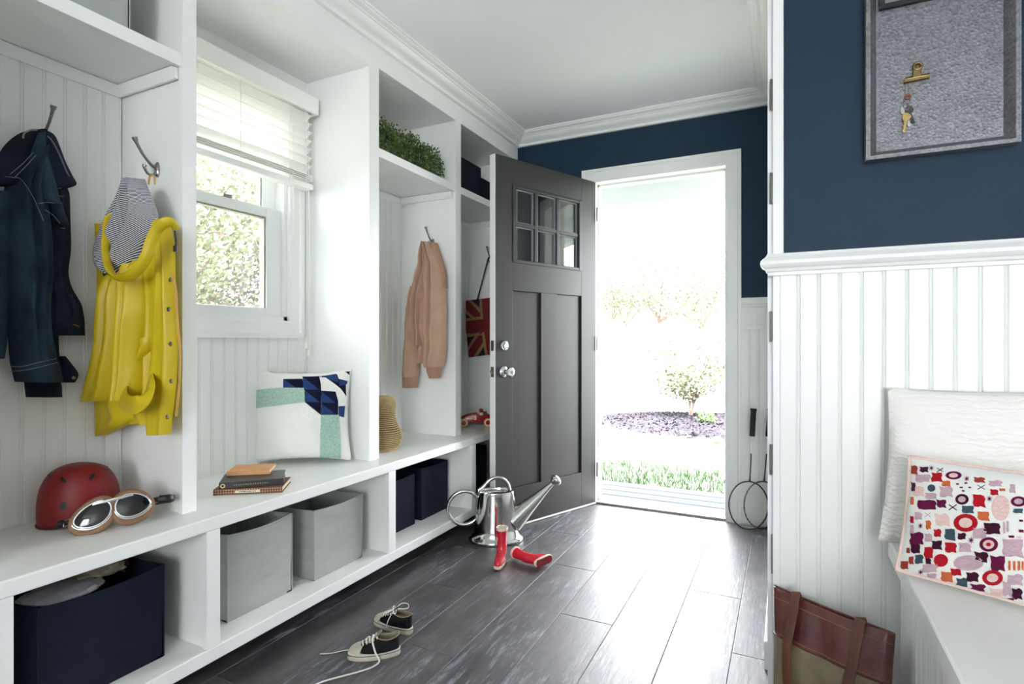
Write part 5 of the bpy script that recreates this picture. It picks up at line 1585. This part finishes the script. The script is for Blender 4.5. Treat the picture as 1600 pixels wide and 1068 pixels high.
MB().rings([[cq(1412 + 0, 131.5, 0.001), cq(1412, 129, 0.008), cq(1413, 123.5, 0.012), cq(1414, 121, 0.004)], [cq(1452, 123.5, 0.001), cq(1453, 121, 0.008), cq(1453, 116, 0.012), cq(1452, 113.5, 0.004)]]).build('jaw', BRASS, cl, bevel=0.0008)
MB().rings([[cq(1426, 121, 0.006), cq(1440, 118, 0.006), cq(1440, 118, 0.010), cq(1426, 121, 0.010)], [cq(1427, 108, 0.004), cq(1439, 106, 0.004), cq(1439, 106, 0.008), cq(1427, 108, 0.008)], [cq(1427, 102, 0.001), cq(1441, 100, 0.001), cq(1441, 100, 0.005), cq(1427, 102, 0.005)]]).build('neck', BRASS, cl, bevel=0.001)
c0 = cq(1434, 103, 0.006)
q = MB().tube([c0 + V((0.0085 * math.cos(a), -0.001, 0.0085 * math.sin(a))) for a in [2 * PI * i / 20 for i in range(20)]], 0.0032, 8, closed=True)
q.build('thumb_ring', BRASS, cl, smooth=True)
kk = thing('key_ring', 'bunch of keys on a thin ring hanging from the brass clip', 'keys', tuple(cq(1417, 160)))
q = MB(); q.tube(catmull([cq(1415, 130, 0.004), cq(1414.5, 142, 0.004), cq(1413, 157, 0.004), cq(1420, 160, 0.004), cq(1423, 156, 0.004), cq(1421, 142, 0.005), cq(1420, 130, 0.005)], 30), 0.0008, 6)
q.build('wire_ring', NICKEL, kk, smooth=True)
c0 = cq(1418.5, 151, 0.006)
MB().tube([c0 + V((0.0052 * math.cos(a), 0, 0.0052 * math.sin(a))) for a in [2 * PI * i / 18 for i in range(18)]], 0.0020, 8, closed=True).build('copper_washer', COPPER, kk, smooth=True)
MB().tube(catmull([cq(1414, 160, 0.005), cq(1412, 166, 0.005), cq(1417, 172, 0.006), cq(1421, 166, 0.005), cq(1418, 160, 0.005)], 16), 0.0012, 6).build('split_ring', NICKEL, kk, smooth=True)


def key(pts_head, p0, p1, m, name, d0):
    hc_ = cq(*pts_head, d0); t_ = [hc_ + V((0.0095 * math.cos(a) * (1 + 0.12 * math.cos(3 * a)), 0, 0.0110 * math.sin(a))) for a in [2 * PI * i / 18 for i in range(18)]]
    q = MB().rings([[p + V((0, 0.0012, 0)) for p in t_], [p - V((0, 0.0012, 0)) for p in t_]])
    a, b_ = cq(*p0, d0), cq(*p1, d0); ax = (b_ - a).normalized(); sd = V((0, 1, 0)).cross(ax)
    prof_ = [(0, -0.0032), (1, -0.0030), (1, 0.0008)]
    teeth = [(1 - i / 6.0, 0.0020 + (0.0016 if i % 2 else 0)) for i in range(7)]
    P_ = [a.lerp(b_, x) + sd * y for x, y in prof_ + teeth]
    q.rings([[p + V((0, 0.0010, 0)) for p in P_], [p - V((0, 0.0010, 0)) for p in P_]])
    q.build(name, m, kk)


key((1416, 183), (1415, 188), (1412, 207), BRASS, 'key', 0.009)
key((1420, 172), (1422, 178), (1428, 192), BLACK, 'key', 0.005)
key((1413, 172), (1416, 178), (1421, 198), NICKEL, 'key', 0.003)

# ================================================================ RIGHT-HAND BENCH AND CUSHIONS
rb = thing('side_bench', 'white bench seat with beadboard front along the right, under two cushions', 'bench', (0.7, 1.0, 0))
RX = 0.243
MB().box(RX, 0.95, -0.6, YN - 0.005, ZB - 0.047, ZB).build('seat_board', WHITE, rb, bevel=0.005)
MB().box(RX + 0.034, 0.93, -0.58, YN - 0.005, 0.0, ZB - 0.047).build('carcass', WHITE, rb)
pb = None
for i in range(26):
    y_ = YN - 0.014 - 0.0505 * (i + 1)
    if pb is None:
        pb = board_mesh(ZB - 0.047, 0.0505, None, rb); o = pb
    else: o = share(pb, rb, (0, 0, 0))
    o.rotation_euler = (0, 0, -PI / 2); o.location = V((RX + 0.030, y_ + 0.0505, 0)) - OFF[rb.name]

# white quilted cushion against the near wall
wcq = thing('cushion', 'large white rippled cushion leaning on the beadboard behind the patterned one', 'cushion', (0.45, 1.70, ZB), 'cushions')
fw = quad_surface((0.205, 1.640, ZB + 0.030), (0.700, 1.600, ZB + 0.012), (0.720, 1.722, 0.925), (0.236, 1.722, 0.912), 0.060, (0.05, -0.97, 0.28), pinch=0.045, wr=0.010, seed=6)
pillow_mesh(fw, 40, 0.62).build('cover', QUILT, wcq, smooth=True, autos=80)

# patterned cushion
ptq = thing('cushion', 'white lumbar cushion embroidered with red, plum and orange motifs', 'cushion', (0.42, 1.46, ZB), 'cushions')
pd_ = V((0.1931, -0.099, 0)).normalized()
p00 = V((0.222, 1.500, ZB + 0.012)); p01 = atY(1421, 713, 1.560)
p10 = p00 + pd_ * 0.46; p11 = p01 + pd_ * 0.44 + V((0, 0, 0.004))
npat = V((-0.099 * 1, -0.1931, 0)).normalized() * 0.96 + V((0, 0, 0.22))
fpat = quad_surface(p00, p10, p11, p01, 0.052, npat, pinch=0.03, wr=0.006, seed=9)
pillow_mesh(fpat, 44, 0.55).build('cover', PILW, ptq, smooth=True, autos=80)
PINKP = mat('pink_piping', (226, 194, 184), 0.8)
edge = [fpat(i / 40, 0.0, 0) for i in range(41)] + [fpat(1, i / 24, 0) for i in range(1, 25)] + [fpat(1 - i / 40, 1, 0) for i in range(1, 41)] + [fpat(0, 1 - i / 24, 0) for i in range(1, 24)]
MB().tube(edge, 0.0038, 8, closed=True).build('piping', PINKP, ptq, smooth=True)
EC = {'R': (186, 26, 40), 'M': (108, 24, 66), 'D': (66, 22, 48), 'O': (214, 110, 66), 'T': (70, 88, 100), 'P': (206, 174, 186), 'K': (238, 204, 198), 'B': (166, 62, 54)}
NM = {'R': 'red', 'M': 'magenta', 'D': 'plum', 'O': 'orange', 'T': 'slate', 'P': 'mauve', 'K': 'pink', 'B': 'brick'}
EM = {k: mat(NM[k] + '_embroidery', c, 0.9, noise_amt=0.12, nscale=90, stretch=(1, 1, 3), bump=0.8, bscale=260, spec=0.15) for k, c in EC.items()}
rq = random.Random(12)


def em_poly(kind, w_, h_):
    if kind == 'c': return [(w_ / 2 * math.cos(a), h_ / 2 * math.sin(a)) for a in [2 * PI * i / 16 for i in range(16)]]
    if kind == 's':
        return [((w_ / 2 if i % 2 == 0 else w_ * 0.13) * math.cos(PI * i / 8), (h_ / 2 if i % 2 == 0 else h_ * 0.13) * math.sin(PI * i / 8)) for i in range(16)]
    if kind == 'x':
        b_ = 0.16
        return [(x * w_ / 2, y * h_ / 2) for x, y in ((0, b_), (1 - b_, 1), (1, 1 - b_), (b_, 0), (1, -1 + b_), (1 - b_, -1), (0, -b_), (-1 + b_, -1), (-1, -1 + b_), (-b_, 0), (-1, 1 - b_), (-1 + b_, 1))]
    out = []                      # blocky blob
    for i in range(12):
        a = 2 * PI * (i + 0.5) / 12
        c, s_ = math.cos(a), math.sin(a); k = 1 / max(abs(c), abs(s_))
        k *= (0.94 if i % 2 else 0.80) * rq.uniform(0.86, 1.12)
        out.append((c * k * w_ / 2, s_ * k * h_ / 2))
    return out


FE = """141,397,40,45,b,B;190,395,45,28,b,D;224,388,28,26,s,M;264,397,32,20,x,D;327,422,75,38,r,MK;250,430,55,48,b,R;183,435,75,42,b,P;292,460,42,30,b,O;388,437,30,28,s,M;447,443,56,28,b,B;520,460,70,30,b,P;600,483,30,46,b,P;
224,481,36,34,c,T;163,495,60,48,b,K;292,498,64,52,b,P;140,476,20,48,b,D;455,477,38,22,x,T;516,500,40,28,b,R;553,489,30,14,b,O;366,533,62,50,r,DP;222,517,60,30,b,P;446,541,62,66,b,R;493,530,32,32,s,M;203,558,100,52,b,M;270,553,46,40,b,M;
323,570,40,28,x,D;545,573,86,118,c,K;628,543,72,48,r,MP;394,580,60,38,b,T;625,587,50,24,b,T;466,611,58,46,b,O;383,642,112,84,r,RK;163,610,38,40,b,P;207,605,28,22,x,P;275,628,74,62,b,K;173,656,28,28,s,M;210,652,28,46,b,O;505,668,84,58,b,D;448,690,68,54,b,P;
251,690,38,42,b,R;310,696,52,60,b,T;366,704,40,32,b,D;408,723,38,36,s,M;157,716,72,62,b,M;210,712,38,42,b,P;490,742,86,68,q,MKR;250,745,50,46,b,D;313,757,60,54,b,R;380,757,62,46,b,P;602,760,104,92,b,P;150,762,48,46,b,D;212,780,46,60,b,R;455,803,66,58,b,D;
167,810,42,44,b,T;210,820,28,30,b,D;268,816,66,60,c,R;396,828,140,72,c,P;533,832,72,78,b,M;586,840,12,48,b,O;608,840,12,48,b,O;630,840,12,48,b,O;648,840,10,46,b,O;100,838,38,42,b,B;130,815,24,40,b,B;338,870,52,34,b,R;218,853,78,40,b,P;174,871,34,28,s,M;
508,897,96,72,r,RK;413,893,62,50,b,D;297,893,58,54,b,O;612,907,78,56,b,P;366,920,58,48,b,T;440,944,74,40,b,M;225,888,50,24,b,P;525,966,66,44,b,K;622,972,50,54,b,D;575,948,44,76,b,P;272,926,38,14,b,B;592,1000,34,20,b,D;134,540,18,44,b,O;134,628,18,36,b,R;134,672,20,44,b,P;
116,770,18,30,b,B;345,462,14,8,b,M;362,478,14,8,b,M;384,458,14,8,b,M;402,478,14,8,b,M;372,494,14,8,b,M;562,664,10,60,b,P;578,660,10,56,b,P;640,680,26,16,b,M;596,706,30,12,b,M;640,632,20,12,b,M;630,710,24,14,b,K"""
for e in FE.replace('\n', '').split(';'):
    zx, zy, w_, h_, kd, col = e.split(',')
    zx, zy, w_, h_ = float(zx), float(zy), float(w_), float(h_)
    base_poly = em_poly('c' if kd in 'rq' else kd, w_, h_)
    for lvl, ch in enumerate(col):
        sc_ = (1.0, 0.62, 0.26)[lvl] if kd == 'q' else (1.0, 0.56)[lvl]
        uv = [inv_uv(fpat, (zx + x * sc_) / 2.968 + 1380, (zy + y * sc_) / 2.967 + 600) for x, y in base_poly]
        patch(fpat, uv, 0.0014 + 0.0008 * lvl, EM[ch], NM[ch] + '_motif', ptq, rings=2, sub=1 if len(uv) > 8 else 3)

# ---------------------------------------------------------------- leather and canvas tote
TL_, TR_ = V((-0.030, 1.735, 0.345)), V((0.232, 1.590, 0.338))
lt = thing('tote_bag', 'oxblood leather and waxed canvas tote bag leaning on the near beadboard', 'tote bag', (0.1, 1.62, 0))
BLg, BRg = V((-0.030, 1.655, 0.0)), V((0.205, 1.520, 0.0))
tn = (TR_ - TL_).cross(V((0, 0, 1))).normalized()
if tn.y > 0: tn = -tn
tn = (tn + V((0, 0, 0.2))).normalized()
ftt = quad_surface(BLg, BRg, TR_, TL_, 0.040, tn, pinch=0.02, wr=0.016, seed=11, pw=0.45)
vs, N_, M_ = [], 30, 36


def tote_mesh(v0, v1, off, name, m):
    n_u, n_v = 30, 22
    vs = []
    for sd_ in (1, -0.35):
        for i in range(n_u + 1):
            for j in range(n_v + 1):
                u, v_ = i / n_u, v0 + (v1 - v0) * j / n_v
                vv = v_ * 0.5 + 0.02            # keeps the mouth of the bag full
                h = ftt(u, vv, sd_) - ftt(u, vv, 0)
                lean = 0.010 * math.sin(u * 9 + v_ * 4) * (1 - v_)
                vs.append(ftt(u, min(v_, 0.999), 0) + h * (1.0 - 0.55 * v_ ** 3) + tn * (off * (1 if sd_ > 0 else -1) + lean * 0.4))
    K = (n_u + 1) * (n_v + 1); ix = lambda s, i, j: s * K + i * (n_v + 1) + j
    fs = [(ix(0, i, j), ix(0, i + 1, j), ix(0, i + 1, j + 1), ix(0, i, j + 1)) for i in range(n_u) for j in range(n_v)]
    fs += [(ix(1, i, j), ix(1, i, j + 1), ix(1, i + 1, j + 1), ix(1, i + 1, j)) for i in range(n_u) for j in range(n_v)]
    fs += [(ix(0, 0, j), ix(0, 0, j + 1), ix(1, 0, j + 1), ix(1, 0, j)) for j in range(n_v)] + [(ix(0, n_u, j), ix(1, n_u, j), ix(1, n_u, j + 1), ix(0, n_u, j + 1)) for j in range(n_v)]
    fs += [(ix(0, i, 0), ix(1, i, 0), ix(1, i + 1, 0), ix(0, i + 1, 0)) for i in range(n_u)]
    return MB().add(vs, fs).build(name, m, lt, smooth=True, autos=60, solid=0.003)


tote_mesh(0.0, 0.70, 0.0, 'canvas_body', WAXC)
lb = tote_mesh(0.66, 1.0, 0.003, 'leather_band', LEATHER)


def ton(u, v_, extra=0.0):
    vv = v_ * 0.5 + 0.02
    h = ftt(u, vv, 1) - ftt(u, vv, 0)
    return ftt(u, min(v_, 0.999), 0) + h * (1.0 - 0.55 * v_ ** 3) + tn * (0.004 + extra + 0.004 * math.sin(u * 9 + v_ * 4) * (1 - v_))


q = MB()
for v_ in (0.93, 0.685):
    q.tube([ton(i / 24, v_, 0.0015) for i in range(25)], 0.0008, 5)
q.build('stitching', mat('tan_stitching', (150, 118, 84), 0.8), lb, smooth=True)
q = MB().tube([ton(i / 24, 0.665, 0.001) for i in range(25)], 0.0022, 6)
q.build('seam_welt', STRAPL, lb, smooth=True)
hp = [ton(0.255, 0.99, 0.000), ton(0.25, 1.0, 0.008) + V((0, 0, 0.012)), ton(0.245, 0.90, 0.012), ton(0.215, 0.66, 0.013), ton(0.215, 0.45, 0.012), ton(0.27, 0.22, 0.016), ton(0.42, 0.10, 0.018), ton(0.60, 0.16, 0.018), ton(0.70, 0.40, 0.014), ton(0.755, 0.66, 0.013), ton(0.785, 0.90, 0.012), ton(0.795, 1.0, 0.008) + V((0, 0, 0.012)), ton(0.80, 0.99, 0.0)]
MB().tube(catmull(hp, 72), 0.0125, 10, flat=0.22, up=tn).build('strap', STRAPL, lt, smooth=True, autos=70)

# ================================================================ OUTSIDE
def gz(x, y):
    """ground height: level by the porch, a bank rising beyond"""
    d = max(0.0, y - 13.0)
    z = -0.20 + 0.055 * d * min(1.0, d / 8.0)
    if x < -3: z += 0.0 + 0.05 * min(6.0, -3 - x)
    return min(z, 5.0)


mb = MB(); n1, n2 = 60, 60
vs = []
for i in range(n1 + 1):
    for j in range(n2 + 1):
        x = -34 + 60 * i / n1; y = -6 + 76 * (j / n2) ** 1.5
        z = gz(x, y)
        if -2.6 < x < 3 and y < 3.6: z = -0.35
        vs.append((x, y, z))
mb.add(vs, [(i * (n2 + 1) + j, (i + 1) * (n2 + 1) + j, (i + 1) * (n2 + 1) + j + 1, i * (n2 + 1) + j + 1) for i in range(n1) for j in range(n2)])
struct(mb.build('ground', LAWN, smooth=True))
deck = struct(MB().box(-2.6, 2.4, 3.60, 4.20, -0.19, -0.075).build('porch_deck', mat('deck_joist', (90, 90, 92), 0.9))); OFF[deck.name] = V((0, 0, 0))
dp = None
for i in range(5):
    y = 3.585 + i * 0.128
    if dp is None:
        dp = MB().box(-2.6, 2.4, 0.0, 0.123, -0.075, -0.048).build('plank', DECKM, deck, world=False, bevel=0.003); o = dp
    else: o = share(dp, deck, (0, 0, 0))
    o.location = (0, y, 0)
struct(MB().box(-2.6, 2.4, 4.235, 4.36, 2.085, 2.33).build('porch_beam', WHITE, bevel=0.004))
struct(MB().box(-2.6, 2.4, 3.58, 4.55, 2.33, 2.60).build('porch_roof', WHITE))
struct(MB().box(-3.0, 2.6, -3.8, 3.6, ZC + 0.15, ZC + 0.3).build('roof', mat('roof_felt', (80, 80, 84), 0.9)))

# near strip of grass: individual blades, and mulch chips
rg = random.Random(2)
q = MB()
for i in range(9000):
    x = rg.uniform(-2.7, 0.4); y = 4.23 + 1.5 * rg.random() ** 1.6
    z = gz(x, y); h = rg.uniform(0.04, 0.085); a = rg.uniform(0, 6.28); wd = 0.0035
    dx_, dy_ = math.cos(a) * wd, math.sin(a) * wd; lx, ly = rg.gauss(0, 0.02), rg.gauss(0, 0.02)
    q.add([(x - dx_, y - dy_, z), (x + dx_, y + dy_, z), (x + lx, y + ly, z + h)], [(0, 1, 2)])
tag(q.build('grass', GRASSM), 'strip of longer green grass along the edge of the porch deck', 'grass', kind='stuff')


def bed(x, y): return ((x + 1.05) / 1.5) ** 2 + ((y - 8.9) / 1.15) ** 2 + 0.25 * noise.noise(V((x * 1.3, y * 1.3, 0)))


q = MB(); R = []
for r in (0.02, 0.35, 0.7, 0.92, 1.0):
    R.append([V((-0.75 + (1.95 + 0.15 * math.sin(3 * a)) * r * math.cos(a), 8.75 + (1.35 + 0.12 * math.sin(5 * a)) * r * math.sin(a), gz(-1, 8) + (0.05 * (1 - r ** 4)) - 0.005)) for a in [2 * PI * k / 44 for k in range(44)]])
q.rings(R)
mbed = struct(q.build('mulch_bed_ground', MULCH, smooth=True))
q = MB()
for i in range(5200):
    a, r = rg.uniform(0, 6.28), rg.random() ** 0.5 * 1.04
    c = V((-0.75 + 1.95 * r * math.cos(a), 8.75 + 1.35 * r * math.sin(a), gz(-1, 8) + 0.05 * max(0, 1 - r ** 4) + 0.006))
    d1 = V((rg.gauss(0, 1), rg.gauss(0, 1), rg.gauss(0, 0.5))).normalized() * rg.uniform(0.012, 0.04); d2 = d1.orthogonal().normalized() * rg.uniform(0.006, 0.014)
    q.add([c - d1 - d2, c + d1 - d2, c + d1 + d2, c - d1 + d2], [(0, 1, 2, 3)])
tag(q.build('mulch', MULCH), 'loose bark mulch chips over the planting bed', 'mulch', kind='stuff')


def plant(name, label, cat, base, h, cr, nleaf, lsize, leafm, trunk_h, trunk_r, seed, group=None, nbr=9, stems=1):
    t = thing(name, label, cat, tuple(base), group)
    r_ = random.Random(seed); base = V(base)
    tips = []; q = MB()
    for s in range(stems):
        an = r_.uniform(0, 6.28); lean = (0.04 if stems == 1 else 0.35)
        top = base + V((math.cos(an) * lean * trunk_h, math.sin(an) * lean * trunk_h, trunk_h))
        q.tube(catmull([base + V((0, 0, -0.05)), base.lerp(top, 0.5) + V((0.03, 0.02, 0)) * trunk_h * 0.3, top], 8), [trunk_r * (1.15 - 0.45 * i / 8) for i in range(9)], 8)
        for b_ in range(nbr):
            a2 = 2 * PI * b_ / nbr + r_.uniform(-0.3, 0.3); up = r_.uniform(0.15, 1.0)
            e = base + V((math.cos(a2) * cr * r_.uniform(0.5, 0.95), math.sin(a2) * cr * r_.uniform(0.5, 0.95), trunk_h + (h - trunk_h) * up * 0.9))
            st = base.lerp(top, r_.uniform(0.75, 1.0)); mid = st.lerp(e, 0.5) + V((0, 0, 0.1 * cr))
            pts = catmull([st, mid, e], 8)
            q.tube(pts, [trunk_r * 0.5 * (1 - 0.85 * i / 8) for i in range(9)], 5)
            tips += pts[3:]
            for _ in range(3):
                s2 = pts[r_.randint(3, 7)]; e2 = s2 + V((r_.gauss(0, 0.3), r_.gauss(0, 0.3), r_.uniform(0.0, 0.4))) * cr
                q.tube([s2, s2.lerp(e2, 0.5) + V((0, 0, 0.03)), e2], [trunk_r * 0.18, trunk_r * 0.12, trunk_r * 0.05], 4)
                tips += [s2.lerp(e2, k / 3) for k in (1, 2, 3)]
    q.build('trunk' if stems == 1 else 'stems', BARK, t, smooth=True)
    q = MB()
    for i in range(nleaf):
        c = tips[r_.randrange(len(tips))] + V((r_.gauss(0, 0.13), r_.gauss(0, 0.13), r_.gauss(0, 0.11))) * cr
        d1 = V((r_.gauss(0, 1), r_.gauss(0, 1), r_.gauss(0, 0.7))).normalized() * lsize * r_.uniform(0.6, 1.2); d2 = d1.orthogonal().normalized() * lsize * 0.45
        q.add([c, c + d1 * 0.5 + d2, c + d1, c + d1 * 0.5 - d2], [(0, 1, 2, 3)])
    f_ = q.build('foliage', leafm, t); f_['kind'] = 'stuff'
    return t




def onground(x, y, Y_):
    """place at distance Y_ along the view ray of photograph column x, on the ground"""
    r = ray(x, 534); t = Y_ / r[1]; X_ = r[0] * t
    return V((X_, Y_, gz(X_, Y_)))


plant('tree', 'slender round crowned tree on the bank, nearest the open door edge', 'tree', onground(975, 0, 27.5), 4.6, 2.3, 5200, 0.10, LEAFP, 1.15, 0.13, 3, 'trees beyond the doorway')
plant('tree', 'thin pale tree behind the slender round crowned one', 'tree', onground(958, 0, 34), 4.0, 1.7, 2600, 0.12, LEAFK, 1.2, 0.10, 5, 'trees beyond the doorway')
plant('tree', 'broad pinkish tree in the middle of the doorway view', 'tree', onground(1030, 0, 31), 6.0, 3.0, 5200, 0.13, LEAFK, 1.3, 0.16, 8, 'trees beyond the doorway')
plant('tree', 'tall pale tree toward the light switch side of the doorway view', 'tree', onground(1098, 0, 26), 5.4, 2.4, 4200, 0.11, LEAFP, 1.2, 0.14, 12, 'trees beyond the doorway')
plant('flowering_shrub', 'pale flowering shrub growing from the mulch bed', 'shrub', onground(1078, 0, 9.3), 1.25, 0.75, 5200, 0.045, LEAFP, 0.30, 0.020, 21, None, 9, 4)
plant('shrub', 'small low green plant at the foot of the flowering shrub', 'shrub', onground(1103, 0, 8.6), 0.22, 0.16, 500, 0.03, GRASSM, 0.05, 0.006, 22, None, 6, 3)
rock = crumple('rock', 'small dark rock at the front corner of the mulch bed', tuple(onground(1121, 0, 7.1) + V((0, 0, 0.05))), (0.055, 0.05, 0.05), BARK, 3, 'rock')
# trees seen through the window
plant('hedge_tree', 'leafy tree outside the window, on the side of the yellow raincoat', 'tree', (-7.6, 4.6, gz(-7.6, 4.6)), 4.2, 1.7, 7000, 0.075, LEAFP, 0.7, 0.09, 31, 'trees outside the window')
plant('hedge_tree', 'leafy tree outside the window, nearest the window casing', 'tree', (-8.2, 7.0, gz(-8.2, 7.0)), 4.4, 1.9, 7000, 0.08, LEAFK, 0.7, 0.10, 32, 'trees outside the window')
plant('hedge_tree', 'taller tree outside the window whose crown fills the upper sash', 'tree', (-10.8, 7.6, gz(-10.8, 7.6)), 6.0, 2.4, 7000, 0.10, LEAFP, 1.0, 0.12, 33, 'trees outside the window')
